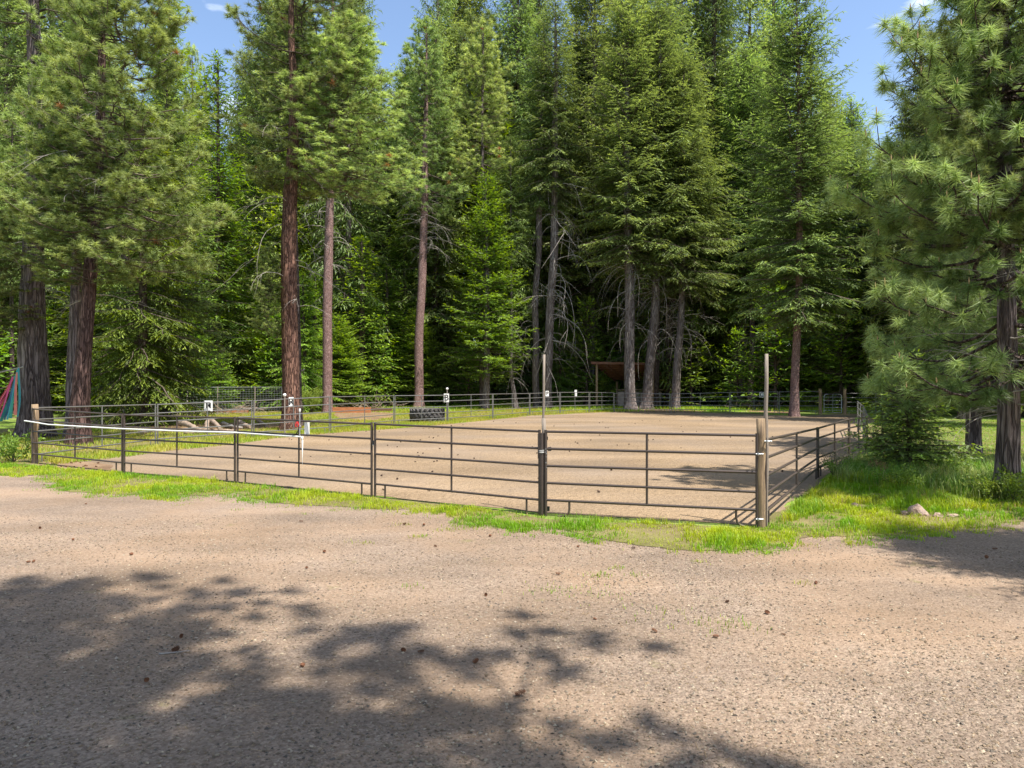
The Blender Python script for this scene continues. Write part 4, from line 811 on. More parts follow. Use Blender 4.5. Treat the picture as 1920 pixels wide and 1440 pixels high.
b = gp(1320, 757); tree('fir_tree', 'tall dense fir in the right middle of the forest', b, [], [.36], 'b_dark', 'fa', 10, 39, 1.3, rz=.1, seed=56)
b = gp(1445, 757); tree('fir_tree', 'tall dense fir behind the broad light green fir', b, [], [.36], 'b_dark', 'fe', 6, 40, 1.15, rz=3.1, seed=57)
b = gp(1520, 758); tree('fir_tree', 'open crowned fir left of the right sky gap', b, [], [.3], 'b_dark', 'fb', 8, 38, .95, rz=1.3, seed=58)
b = gp(1660, 757); tree('fir_tree', 'dark fir low in the right sky gap', b, [], [.3], 'b_dark', 'fa', 3, 28, 1.1, rz=5.3, seed=59)
b = gp(570, 757); tree('fir_tree', 'bright fir behind the orange red plated pine', b, [], [.26], 'b_dark', 'ff', 2, 27, 1.3, rz=5, seed=60)

# right pine: nearer, with its own finer needles and candles
PN1, PN2 = np.array([.14, .195, .062]), np.array([.42, .49, .17])
p_ = pine_crown(31, 8.9, 3.6, 118, tufts=10, needles=110, nl=.29, nw=.014, lo=-.30, hi=.6, up=.30, droopn=.45, prof=.46, c1=PN1, c2=PN2, candles=290, lsub=.8, brown=.006)
CROWN['pn'] = (mesh('crown', p_[0][0], p_[0][1], M['pine'], p_[0][2]), mesh('branches', p_[1][0], p_[1][1], M['b_dark']))
b = gp(1888, 934)
root, ax = tree('pine_tree', 'nearest pine at the right edge with long drooping needles', b, ppath(b, [(1890, 780), (1884, 600), (1884, 400)]), [.20, .19, .165, .12], 'b_grey', sides=22, H=10.9, crowns=[('pn', 2.4, 10.9, .95, (0, 0), 2.2), ('pn', 5.4, 10.7, .55, (0, 0), 4.9)], seed=61, rough=.05,
     dead=dict(z0=1.6, z1=6, n=30, Lm=1.8, droop=.45, r=.012))
M['bud'] = plain('candle_bud', (.42, .28, .13), .7)
o = link('buds', mesh('buds', *p_[2], M['bud'], smooth=True), root, (np.interp(4.9, ax[:, 2], ax[:, 0]), np.interp(4.9, ax[:, 2], ax[:, 1]), 2.4), 'stuff'); o.scale = (.95, .95, .955); o.rotation_euler = (0, 0, 2.2)
b = Vector((15.2, 22.4, 0)); tree('pine_tree', 'long needled pine half hidden behind the nearest right pine', b, [], [.17], 'b_grey', 'pn', 2.0, 10.0, 1.0, rz=5.1, seed=65)
b = Vector((15.3, 18.5, 0))
tree('pine_tree', 'second long needled pine just outside the right edge', b, [], [.16], 'b_grey', 'pn', 2.2, 11, 1.0, rz=4.2, seed=62)
# small dark fir beside the right rails
b = gp(1705, 890)
tree('fir_tree', 'small dark green fir beside the right rails, branched to the ground', b, [], [.06], 'b_dark', 'fs', .12, 3.0, .95, rz=.5, seed=63)
b = gp(1655, 872)
tree('fir_tree', 'knee high fir seedling left of the small dark fir', b, [], [.04], 'b_dark', 'fd', .1, 1.35, .6, rz=1.5, seed=64)
# trees behind the camera whose crowns shade the gravel
GB = 'trees around the gravel lot behind the camera'
for i, (x, y, zb, H, ck, rx, lab) in enumerate([
    (2.6, -1.9, 7.8, 24, 'pa', 1.15, 'tall pine behind the camera shading the middle of the gravel'), (-2.4, -2.6, 8.0, 24, 'pa', 1.15, 'tall pine behind the camera shading the left of the gravel'),
    (.6, -4.0, 8, 27, 'pa', 1.15, 'broad pine directly behind the camera'), (4.0, -3.0, 6.5, 20, 'pa', 1.0, 'shorter pine behind the camera to the right'), (3.3, -2.6, 6.6, 17, 'fe', .72, 'dense fir behind the camera, right of the broad pine'), (-1.9, -2.2, 7, 21, 'fe', .95, 'dense fir behind the camera, left of the broad pine'), (-.6, -1.0, 9.5, 22, 'pb', 1.0, 'thin pine just behind the camera'), (-4.4, -.6, 9, 24, 'pb', 1.0, 'thin crowned pine behind the camera to the left'), (-6.4, -3.2, 7, 22, 'pa', 1.1, 'pine behind the camera to the left'),
    (11.0, 6.0, 2.2, 12.0, 'fa', .62, 'pine beyond the right edge shading the gravel corner')]):
    tree('pine_tree', lab, Vector((x, y, 0)), [], [.3], 'b_grey', ck, zb, H, rx, rz=i*1.3+.4, seed=70+i, group=GB)

# ---- forest behind: whole trees, each copied with its trunk and crown
def ymin(px):        # highest row a background tree may reach, so the sky gaps stay open
    for a, b_, y in ((330, 470, 170), (690, 790, 190), (1530, 1690, 235), (1690, 1780, 180), (190, 300, 250), (560, 650, 230), (960, 1080, 250)):
        if a < px < b_: return y
    return 110
def landmark(px):
    for lim, t in ((-60, 'beyond the left edge'), (110, 'behind the massive grey pine'), (250, 'behind the red barked pine'), (430, 'behind the mesh fence'), (575, 'behind the plated red pine'), (700, 'behind the pinkish pine'), (860, 'behind the tyre'),
                   (980, 'behind the young bright fir'), (1110, 'behind the twin grey trunks'), (1250, 'behind the shelter'), (1380, 'right of the shelter'), (1480, 'behind the tall corner pole'), (1600, 'behind the small silver gate'), (1760, 'behind the small dark fir'), (1960, 'behind the right pine')):
        if px < lim: return t
    return 'beyond the right edge'
proto = {}
def far_tree(kind, ck, x, y, H, zb, s, rz, label, group, name='fir_tree'):
    key = (kind, ck); z = tz(x, y)
    if key not in proto:
        me, _ = trunk_mesh([(0, 0, 0), (0.1, 0, 12), (0, 0, 24)], [.3, .24, .08], kind, 9, ring=1.2, seed=len(proto)+90)
        proto[key] = (me, 24.0)
    tm, th_ = proto[key]
    root = empty(name, (x, y, z), label, 'tree', group)
    full = {'fa': 26, 'fg': 22, 'fb': 22, 'fc': 16, 'fe': 24, 'ff': 20, 'pa': 17, 'pb': 20, 'pc': 16, 'ga': 26, 'gb': 26, 'gc': 26}[ck]
    t_ = link('trunk', tm, root); t_.scale = (s, s, H/24.5)
    for i, nm in ((1, 'branches'), (0, 'crown')):
        o = link(nm, CROWN[ck][i], root, (0, 0, zb)); o.scale = (s*1.05, s*1.05, (H-zb)/full); o.rotation_euler = (0, 0, rz)
rf = random.Random(4); spots = []
tries = 0
while len(spots) < 200 and tries < 9000:
    tries += 1
    y = rf.uniform(62, 128) if rf.random() < .85 else rf.uniform(128, 165); x = rf.uniform(-.88*y, .88*y)
    if any((x-a)**2+(y-b_)**2 < 11 for a, b_ in spots): continue
    spots.append((x, y))
for x, y in [(-42, 40), (-47, 48), (-40, 57), (-34, 60), (44, 50), (40, 58), (47, 41), (36, 60), (30, 60), (-52, 58), (-28, 66), (52, 60)]: spots.append((x, y))
tall = [(95, 58), (215, 60), (290, 56), (505, 64), (535, 58), (612, 62), (655, 66), (850, 62), (880, 66), (978, 78), (1062, 76), (1110, 70), (1338, 70), (1158, 60), (1205, 63), (1255, 61), (1308, 60), (1355, 63), (1405, 58), (1450, 61), (1760, 50), (1840, 52), (30, 55), (150, 66), (700, 72), (760, 80), (820, 72), (1010, 76)]
tall = [(a_, b_+15 if b_ < 70 and 150 < a_ < 1500 else b_) for a_, b_ in tall]+[(970, 73), (1003, 86)]
for px, y in tall: spots.append(((px-960)*y/F, y))
for i, (x, y) in enumerate(spots):
    px = 960+x*F/y; z = tz(x, y); ym = ymin(px)+(rf.uniform(-90, 110) if ymin(px) > 120 else rf.uniform(-260, 10)); H = min(46, CH-z+(HZ-ym)*y/F); H = max(H, 16)
    is_tall = i >= len(spots)-len(tall)
    if is_tall and ymin(px) <= 120: H = rf.uniform(48, 56)
    if is_tall and 940 < px < 1020: H = 54
    if not is_tall and 940 < px < 1120 and y < 70: continue
    ck = rf.choice(['ga', 'gb', 'gc', 'ga', 'gb', 'gc', 'fe', 'pc']); far = y > 80
    zb = rf.uniform(.6, 3) if (far or rf.random() < .6) else rf.uniform(4, 8)
    if is_tall: zb = rf.uniform(6, 11); ck = rf.choice(['ga', 'fa', 'fe', 'ga'])
    kd = {'ga': 'broad green fir', 'gb': 'bright narrow fir', 'gc': 'drooping dark fir', 'fe': 'shaggy fir', 'fa': 'dense tall fir', 'pc': 'thin crowned pine'}[ck]
    dist = 'near' if y < 78 else ('midway' if y < 105 else 'deep')
    far_tree(rf.choice(['b_dark', 'b_fir']), ck, x, y, H, zb, rf.uniform(.85, 1.25), rf.uniform(0, 6.3), f'{kd} {dist} in the forest {landmark(px)}', 'evergreens deep in the forest')
mids = [(-13.2, 60, 15, 'ff', 1.2), (-10.4, 66, 19, 'fg', .9), (-7.4, 66, 17, 'ff', 1.2), (-5.0, 73, 16, 'fg', .8), (-16.5, 54, 11, 'fg', .7), (4.4, 64, 8, 'fg', .6), (11.4, 70, 14, 'fg', .8), (16.2, 72, 16, 'ff', 1.1), (20, 70, 17, 'fg', .9), (-20, 58, 9, 'fc', 1.0), (-17.3, 60, 12, 'ff', 1.0), (-14.5, 57, 8, 'fc', .8), (-11.6, 63, 13, 'ff', 1.1), (-8.6, 62, 9, 'fc', .8), (-6.6, 70, 14, 'fc', 1.1), (-12.6, 71, 17, 'ff', 1.2), (-9.9, 75, 16, 'fc', 1.1), (-15.8, 68, 18, 'fc', 1.2),
    (0.6, 72, 20, 'ga', .8), (2.0, 80, 34, 'ga', .9), (0.2, 84, 36, 'gb', 1.0), (3.4, 78, 30, 'gb', .9), (5.2, 70, 10, 'fc', .9), (7.6, 73, 15, 'ff', 1.2), (9.0, 78, 18, 'gb', .9), (14.6, 68, 11, 'fc', .9), (17.5, 66, 9, 'ff', 1.0), (20.2, 64, 12, 'fc', .9), (23.5, 66, 11, 'fc', 1.0), (26.0, 63, 9, 'ff', 1.1), (28.6, 58, 12, 'fc', .9), (31, 55, 13, 'fc', 1.0),
    (-27, 50, 9, 'fc', .8), (-29.5, 47, 10, 'ff', 1.1), (-34, 44, 9, 'ff', 1.1), (-33, 52, 15, 'fc', 1.1), (-23.5, 50, 7, 'fc', .8), (-36, 42, 12, 'fc', .9), (36, 50, 11, 'fc', .9), (33, 58, 15, 'ff', 1.2), (37, 44, 9, 'ff', 1)]
for i, (x, y, H, ck, s_) in enumerate(mids):
    far_tree('b_dark', ck, x, y, H, .4, s_*.95, i*1.7, ('small' if H < 10 else 'half grown' if H < 15 else 'slender')+f' bright fir in the understory {landmark(960+x*F/y)}', 'young firs growing between the tall trunks')
# saplings and understory firs
sp = [(-12.5, 61), (-9.5, 66), (-1.5, 70), (3.8, 66), (7.0, 64), (13.5, 64), (16, 61), (19.5, 59), (22, 57), (24, 61), (27, 56), (-16, 62), (-19, 55), (-22, 52), (-25, 47), (-28, 44), (-32, 41), (-36, 38), (-14, 67), (-6, 68), (10, 72), (30, 52), (33, 49), (-30, 56), (-4, 63), (18, 68), (5.5, 71), (26.5, 66), (-8, 74), (0.5, 76), (14, 77), (21, 72), (32, 60), (-24, 60), (-33, 48), (-18, 70)]
cr, brn = CROWN['fd']
stem, _ = trunk_mesh([(0, 0, 0), (0, 0, 1.6), (0, 0, 3.3)], [.05, .035, .012], 'b_dark', 7, ring=.4, seed=300)
for i, (x, y) in enumerate(sp):
    s = rf.uniform(1.1, 2.9); root = empty('fir_sapling', (x, y, tz(x, y)), ('low' if s < 1.7 else 'bushy' if s < 2.3 else 'tall')+f' fir sapling in the undergrowth {landmark(960+x*F/y)}', 'sapling', 'fir saplings under the forest trees', rf.uniform(0, 6.3))
    for nm, me in (('stem', stem), ('branches', brn), ('crown', cr)):
        o = link(nm, me, root, (0, 0, 0 if nm == 'stem' else .15)); o.scale = (s, s, s*rf.uniform(.95, 1.2))

# ------------------------------------------------------------------ leafy shrubs, weeds
def leafy(seed, n, rx, rz_, leaf, c1, c2, stems=14):
    rng = np.random.default_rng(seed); a = rng.uniform(0, 6.28, stems); e = rng.uniform(.6, 1.5, stems); L = rz_*rng.uniform(.6, 1.1, stems); k = 6; t = np.linspace(0, 1, k)[None]
    SP = np.stack([np.cos(a)[:, None]*rx*t*np.cos(e)[:, None]*1.6, np.sin(a)[:, None]*rx*t*np.cos(e)[:, None]*1.6, L[:, None]*(t*1.05-.18*t**3)], -1)+np.cumsum(rng.normal(0, .02*rz_, (stems, k, 3)), 1)*t[..., None]
    st = tubes(SP, np.full((stems, k), .006)*(1.2-t), 3)
    si = rng.integers(0, stems, n); f = rng.uniform(.15, 1, n)**.7*(k-1.01); i0 = f.astype(int); fr = (f-i0)[:, None]
    p = SP[si, i0]*(1-fr)+SP[si, i0+1]*fr; d = norm(rng.normal(0, 1, (n, 3))+np.array([0, 0, .25])); q = p+d*rng.uniform(.01, .12*rx+.03, (n, 1)); w = norm(np.cross(d, rng.normal(0, 1, (n, 3)))); l = leaf*rng.uniform(.6, 1.3, (n, 1))
    V = np.stack([q, q+d*l*.5+w*l*.3, q+d*l, q+d*l*.5-w*l*.3], 1).reshape(-1, 3); kk = np.arange(n)[:, None]*4
    m = rng.uniform(0, 1, (n, 1)); c = (np.array(c1)*(1-m)+np.array(c2)*m)*rng.uniform(.75, 1.25, (n, 1))
    return mesh('leaves', V, kk+np.array([0, 1, 2, 3]), M['leaf'], np.repeat(c, 4, 0)), mesh('stems', *st, M['twig'])
G1, G2 = (.12, .2, .03), (.24, .32, .06)
sh = {'a': leafy(1, 1500, .5, .6, .05, G1, G2), 'b': leafy(2, 700, .22, .5, .03, (.30, .15, .08), (.42, .26, .14), 16), 'c': leafy(3, 5200, 1.2, 2.2, .085, G1, G2, 30), 'd': leafy(4, 600, .3, .6, .035, (.2, .22, .12), (.45, .36, .26), 18)}
def shrub(k, base, s, label, name='shrub', group=None, rz=0):
    root = empty(name, base, label, 'plant', group, rz)
    for i, nm in ((1, 'stems'), (0, 'leaves')):
        o = link(nm, sh[k][i], root, (0, 0, 0)); o.scale = (s, s, s)
shrub('d', gp(1562, 893), 1.15, 'thin twiggy weed growing against the right rails', 'weed')
shrub('a', gp(1578, 898), .8, 'leafy green weed at the foot of the right rails', 'weed', rz=1)
shrub('b', gp(1652, 900), 1.0, 'dry brown dock plant in the grass left of the small fir', 'weed')
shrub('a', gp(1690, 921), .95, 'bright leafy plant in front of the small dark fir', 'shrub', rz=2)
shrub('a', gp(1722, 917), .7, 'low leafy plant right in front of the small fir trunk', 'shrub', rz=3)
shrub('a', gp(1860, 940), .9, 'leafy undergrowth at the left foot of the right pine', 'shrub', rz=4)
shrub('a', gp(1905, 946), 1.1, 'leafy undergrowth at the right foot of the right pine', 'shrub', rz=5)
shrub('a', gp(1790, 905), .9, 'shaded undergrowth between the small fir and right pine', 'shrub', rz=5.5)
shrub('a', gp(25, 867), 1.5, 'bushy bright green weed left of the wooden corner post', 'shrub', rz=.4)
for i, (px, py, s, lab) in enumerate([(560, 768, 1.1, 'light green leafy bush beside the orange red plated pine'), (585, 775, .9, 'low bright bush between the two red pines'), (1120, 752, 1.5, 'bright maple like bush left of the shelter'), (1100, 756, 1.2, 'leafy bush under the hooked dead branch'),
                                      (1245, 752, 1.4, 'bright green bush right of the shelter'), (480, 770, .8, 'green bush behind the mesh fence'), (100, 775, 1.2, 'bright bush between the massive pine and the red pine'), (1465, 755, 1.6, 'sunlit bush left of the reddish bare trunk'), (1525, 756, 1.7, 'sunlit pale leaved bush behind the back rails'),
                                      (1410, 757, 1.2, 'green bush behind the mossy grey trunk'), (690, 760, 1.0, 'green bush left of the straight dark trunk'), (830, 758, 1.3, 'green bush right of the black shaded trunk'), (1880, 766, 1.5, 'bush at the far edge of the lawn')]):
    b = gp(px, py); b = Vector((b.x, min(b.y, 66), 0)) if b.y > 66 else b
    b.x = (px-960)*b.y/F; shrub('c', b, s, lab, 'shrub', rz=i)

# ------------------------------------------------------------------ open shelter behind the arena
c = at(1178, 760, 62); c.z = 0
sh_ = empty('open_shelter', c, 'open wooden horse shelter with a sloping brown board roof behind the arena', 'shelter')
k62 = 62/F
A = at(1110, 679, 60.5); B = at(1226, 681, 60.5); Cc = at(1250, 713, 64.8); D = at(1152, 713, 64.8)
def quadbox(name, a, b, c_, d, th, mat, parent):
    n_ = (b-a).cross(d-a).normalized()*th; vs = [a, b, c_, d, a+n_, b+n_, c_+n_, d+n_]; o0 = Vector(parent.location)
    me = bpy.data.meshes.new(name); me.from_pydata([tuple(v-o0) for v in vs], [], [(3, 2, 1, 0), (4, 5, 6, 7), (0, 1, 5, 4), (1, 2, 6, 5), (2, 3, 7, 6), (3, 0, 4, 7)]); me.update(); me.materials.append(M[mat]); return link(name, me, parent)
nb_ = 9
for i in range(nb_):
    s0, s1 = i/nb_+.004, (i+1)/nb_-.012
    quadbox('roof_board', A.lerp(D, s0), B.lerp(Cc, s0), B.lerp(Cc, s1), A.lerp(D, s1), .03, 'brown', sh_)
for s in (0.02, .2, .4, .6, .8, .98):
    a, b = A.lerp(B, s), D.lerp(Cc, s); bar('rafter', a+Vector((0, 0, -.1)), b+Vector((0, 0, -.1)), .06, 'brown', sh_, 4)
quadbox('fascia', A+Vector((-.1, -.06, -.16)), B+Vector((.1, -.06, -.16)), B+Vector((.1, -.06, .04)), A+Vector((-.1, -.06, .04)), .04, 'brown', sh_)
for p, h in ((at(1119, 760, 60.8), A.z), (at(1224, 760, 60.8), B.z), (at(1157, 760, 64.5), D.z), (at(1246, 760, 64.5), Cc.z)):
    p.z = 0; bar('post', p, p+Vector((0, 0, h-.15)), .11, 'post', sh_, 6)
p = at(1172, 740, 64.5); p.z = 0; bar('post', p, p+Vector((0, 0, 2.3)), .07, 'brown', sh_, 6)
for i in range(4):
    x0 = at(1158+i*21, 740, 62).x; o = link('wall_panel', boxme('wall_panel', .97, .05, 1.35, 'ply', .005), sh_); o.location = Vector((x0+.5, 62+.12*i, .78))-c
bar('rail', at(1157, 731, 61.8), at(1244, 731, 62.2), .05, 'post', sh_, 6)

# ------------------------------------------------------------------ mesh fence behind the left side
mf = empty('wire_fence', gp(300, 779), 'wire mesh fence strung between thin posts in front of the left forest', 'fence')
mo = Vector(mf.location); P, Rr = [], []
pa_, pb_ = at(232, 771, 44), at(530, 771, 52); za, zb_ = 2.05, 1.85
L_ = (pb_-pa_).length; nrm = (pb_-pa_)/L_
for j in range(11):
    z = .12+j*.17; P.append([tuple(pa_-mo+Vector((0, 0, -pa_.z+z))), tuple(pb_-mo+Vector((0, 0, -pb_.z+z)))]); Rr.append([.007, .007])
for j in range(int(L_/.22)):
    q = pa_+nrm*(j*.22); q.z = 0; P.append([tuple(q-mo+Vector((0, 0, .1))), tuple(q-mo+Vector((0, 0, 1.85)))]); Rr.append([.006, .006])
V, Fq = tubes(np.array(P), np.array(Rr), 3); tag(link('wire_mesh', mesh('wire_mesh', V, Fq, M['galv']), mf), kind='stuff')
bar('top_wire', Vector((pa_.x, pa_.y, 2.0)), Vector((pb_.x, pb_.y, 1.95)), .014, 'galv', mf, 5)
for s, h, mt in ((0, 2.0, 'pole'), (.36, 1.9, 'dead'), (.55, 2.0, 'pole'), (.80, 2.0, 'pole'), (.995, 2.0, 'galv')):
    q = pa_+nrm*(L_*s); q.z = 0; bar('post', q, q+Vector((0, 0, h)), .04, mt, mf, 6)
q = gp(297, 778); lathe_post('wooden_post', q, CH-(707-HZ)*q.y/F, .09, 'orange', 'orange brown square looking post of the mesh fence', cat='post', seed=9)
tag(bar('cross_rail', at(233, 729, 44), at(295, 729, 45.5), .05, 'pole'), 'pale wooden cross rail on top of the left mesh fence', 'rail')

# ------------------------------------------------------------------ tractor tyre
def tyre(base, Ro, Hh, label):
    g = empty('tractor_tyre', base, label, 'tyre'); n = 64; prof = [(.60, .05), (.66, .0), (.93, .02), (1.0, .12), (1.0, .88), (.93, .98), (.66, 1.0), (.60, .95), (.62, .7), (.62, .3)]
    V = []; Fq = []
    for i in range(n):
        a = i/n*2*np.pi
        for r_, z in prof: V.append((r_*Ro*.94*math.cos(a), r_*Ro*.94*math.sin(a), z*Hh))
    m = len(prof)
    for i in range(n):
        for j in range(m): Fq.append((i*m+j, ((i+1) % n)*m+j, ((i+1) % n)*m+(j+1) % m, i*m+(j+1) % m))
    link('carcass', mesh('carcass', V, Fq, M['tyre'], smooth=True), g)
    nl_ = 22
    for half in (0, 1):
        bm = bmesh.new(); bmesh.ops.create_cube(bm, size=1)
        for v in bm.verts:
            u_ = v.co.z+.5; z = (u_*.56+(0 if half == 0 else .44))*Hh; lean = (u_ if half == 0 else 1-u_)*.38
            aa = lean+v.co.x*.15; rr = Ro*(.925+.085*(v.co.y+.5)); v.co = Vector((rr*math.cos(aa), rr*math.sin(aa), z))
        me = bpy.data.meshes.new('lug'); bm.to_mesh(me); bm.free(); me.materials.append(M['tyre'])
        for i in range(nl_):
            o = link('lug', me, g, (0, 0, 0)); o.rotation_euler = (0, 0, (i+.5*half)/nl_*2*math.pi)
    th = np.linspace(0, 2*np.pi, 40, endpoint=False); Vs = [(0, 0, Hh*.93)]+[(.66*Ro*math.cos(a), .66*Ro*math.sin(a), Hh*.9) for a in th]
    me = bpy.data.meshes.new('sand_fill'); me.from_pydata(Vs, [], [(0, 1+i, 1+(i+1) % 40) for i in range(40)]); me.update(); me.materials.append(M['dirt']); link('sand_fill', me, g)
tb = gp(797, 793); tyre(Vector((tb.x, tb.y+1.0, -.03)), 1.03, .82, 'big tractor tyre lying flat and filled with earth behind the side rails')

# ------------------------------------------------------------------ boards, logs, branches behind the left rails
def plankbox(px0, px1, py, h, mat, label, Y=None, grp=None):
    a, b = gp(px0, py), gp(px1, py)
    if Y: a = Vector(((px0-960)*Y/F, Y, 0)); b = Vector(((px1-960)*Y/F, Y, 0))
    c_ = (a+b)/2; o = box('board', c_+Vector((0, 0, h/2)), ((b-a).length, .12, h), mat, None, math.atan2(b.y-a.y, b.x-a.x)); return tag(o, label, 'board', grp)
plankbox(386, 466, 775, .30, 'orange', 'orange stained board edging below the letter M')
plankbox(340, 384, 778, .22, 'brown', 'dull brown board edging left of the orange board')
plankbox(619, 695, 774, .42, 'orange', 'long orange brown board edging the sand pit')
plankbox(695, 735, 772, .30, 'brown', 'darker board edging in shade behind the sand pit')
def log(pts, r0, r1, mat, label, seed=0, cat='log', name='log'):
    rng = np.random.default_rng(seed); P_ = np.array([tuple(p) for p in pts], float); L = np.concatenate([[0], np.cumsum(np.linalg.norm(np.diff(P_, axis=0), axis=1))]); n = 14; s = np.linspace(0, L[-1], n)
    Q = np.stack([np.interp(s, L, P_[:, i]) for i in range(3)], -1)+rng.normal(0, r0*.12, (n, 3)); rr = np.linspace(r0, r1, n)*rng.uniform(.88, 1.12, n)
    base = Vector(Q[0]); Q = Q-Q[0]; V, Fq = tubes(Q[None], rr[None], 10); vs = [tuple(v) for v in V]; me = bpy.data.meshes.new(name)
    me.from_pydata(vs, [], [tuple(f) for f in Fq]+[tuple(range(10))[::-1], tuple(range(len(vs)-10, len(vs)))]); me.update()
    for p in me.polygons: p.use_smooth = len(p.vertices) == 4
    me.materials.append(M[mat]); return tag(link(name, me, None, base), label, cat)
z_ = lambda v, h: v+Vector((0, 0, h))
log([z_(gp(166, 801), .16), z_(gp(248, 797), .15)], .19, .15, 'log', 'pale straight log lying behind the left rails near the red pine', 1)
log([z_(gp(338, 804), .30), z_(gp(352, 806), .28), z_(gp(372, 812), .12), z_(gp(392, 812), .1)], .15, .1, 'log', 'bent brown log left of the pile below the letter M', 2)
log([z_(gp(388, 806), .05), z_(gp(389, 804), .42), z_(gp(397, 804), .44), z_(gp(415, 810), .12)], .11, .09, 'log', 'arched brown branch in the middle of the log pile', 3)
log([z_(gp(345, 815), .1), z_(gp(440, 812), .1)], .12, .08, 'log', 'thin straight log in front of the arched branch', 4)
log([z_(gp(418, 800), .2), z_(gp(440, 806), .15), z_(gp(455, 806), .1)], .09, .05, 'dead', 'grey driftwood branch at the right end of the log pile', 5)
log([z_(gp(448, 803), .3), z_(gp(470, 806), .12)], .13, .08, 'log', 'dark short log behind the third front panel', 6)
log([z_(gp(484, 797), .25), z_(gp(500, 802), .12)], .09, .06, 'log', 'short brown stick left of the orange red plated pine', 7)
log([z_(gp(262, 815), .08), z_(gp(330, 808), .08)], .1, .07, 'log', 'low brown log half buried left of the log pile', 8)
a, b = at(528, 720, 36), at(571, 692, 36); log([a, b], .05, .03, 'dead', 'pale stick leaning across the plated red trunk', 9, 'stick', 'stick')
a = at(1065, 728, 66); b = at(1085, 718, 66); log([a, b], .2, .14, 'dead', 'pale fallen log end behind the rails near the shelter', 10)
for i, (px, py) in enumerate([(735, 757), (752, 754), (747, 753)]):
    pass
# hanging streamers at the far left
sc = at(36, 690, 27.5); sg_ = empty('streamer_curtain', (sc.x, sc.y, 0), 'red and teal ribbon streamers hanging beside the massive grey pine', 'streamers')
cols = ['s_red', 's_coral', 's_red', 's_pink', 's_coral', 's_pink', 's_green', 's_teal', 's_blue', 's_teal', 's_green', 's_coral', 's_teal']
for i, cname in enumerate(cols):
    t0 = i/(len(cols)-1); bx_ = -34+i*5.4; top_ = at(20+t0*17, 716-t0*22 if t0 < .55 else 700-10*t0, 27.5); bot = at(bx_, 782+random.uniform(-4, 8), 27.3+random.uniform(-.3, .3)); k = 8
    wd = .045; V = []
    for j in range(k):
        s = j/(k-1); p = top_.lerp(bot, s)+Vector((.05*math.sin(s*3+i), .04*math.sin(s*4+i*2), -.12*math.sin(s*3.14))); tw_ = .5*math.sin(s*3+i*1.7); w = Vector((math.cos(tw_), math.sin(tw_), 0))*wd*(.7+.5*s)
        th_ = Vector((-math.sin(tw_), math.cos(tw_), 0))*.006
        V += [p-w-th_, p+w-th_, p+w+th_, p-w+th_]
    Fq = [(j*4+a_i, j*4+(a_i+1) % 4, j*4+4+(a_i+1) % 4, j*4+4+a_i) for j in range(k-1) for a_i in range(4)]+[(0, 3, 2, 1), ((k-1)*4, (k-1)*4+1, (k-1)*4+2, (k-1)*4+3)]
    link('streamer', mesh('streamer', [tuple(v-Vector(sg_.location)) for v in V], Fq, M[cname]), sg_)
bar('branch', at(-60, 712, 27.6), at(44, 688, 27.6), .03, 'dead', sg_, 6)

def brush(px, Y, n, Lm, label, seed):
    rng = np.random.default_rng(seed); b_ = Vector(((px-960)*Y/F, Y, 0)); k = 5; t = np.linspace(0, 1, k)[None, :, None]
    a = np.stack([rng.normal(0, Lm*.7, n), rng.normal(0, .6, n), rng.uniform(0, .5, n)], -1)[:, None]; d = norm(np.stack([rng.normal(0, 1, n), rng.normal(0, .7, n), rng.uniform(-.15, .8, n)], -1))[:, None]*(Lm*rng.uniform(.15, .6, n))[:, None, None]
    P_ = a+d*t+np.cumsum(rng.normal(0, .05, (n, k, 3)), 1)*t; P_[..., 2] = np.maximum(P_[..., 2], .01)
    V, Fq = tubes(P_, (rng.uniform(.008, .026, (n, 1)))*(1-.7*t[..., 0]), 4); tag(link('brush_pile', mesh('brush_pile', V, Fq, M['log']), None, b_), label, 'brush pile', kind='stuff')
brush(655, 56, 120, 3.0, 'tan dead brush behind the sand pit between the pinkish pine and the dark trunk', 501)
brush(345, 47, 70, 2.0, 'tangle of dead twigs behind the letter M', 502)
brush(455, 50, 70, 2.2, 'tangle of dead twigs under the fir left of the plated red pine', 503)
brush(745, 60, 50, 1.6, 'small heap of branches left of the leaning pinkish pine', 505)
brush(1000, 62, 60, 2.2, 'fallen twigs around the foot of the twin grey trunks', 506)
brush(1400, 58, 60, 2.2, 'fallen twigs around the foot of the mossy grey trunk', 507)
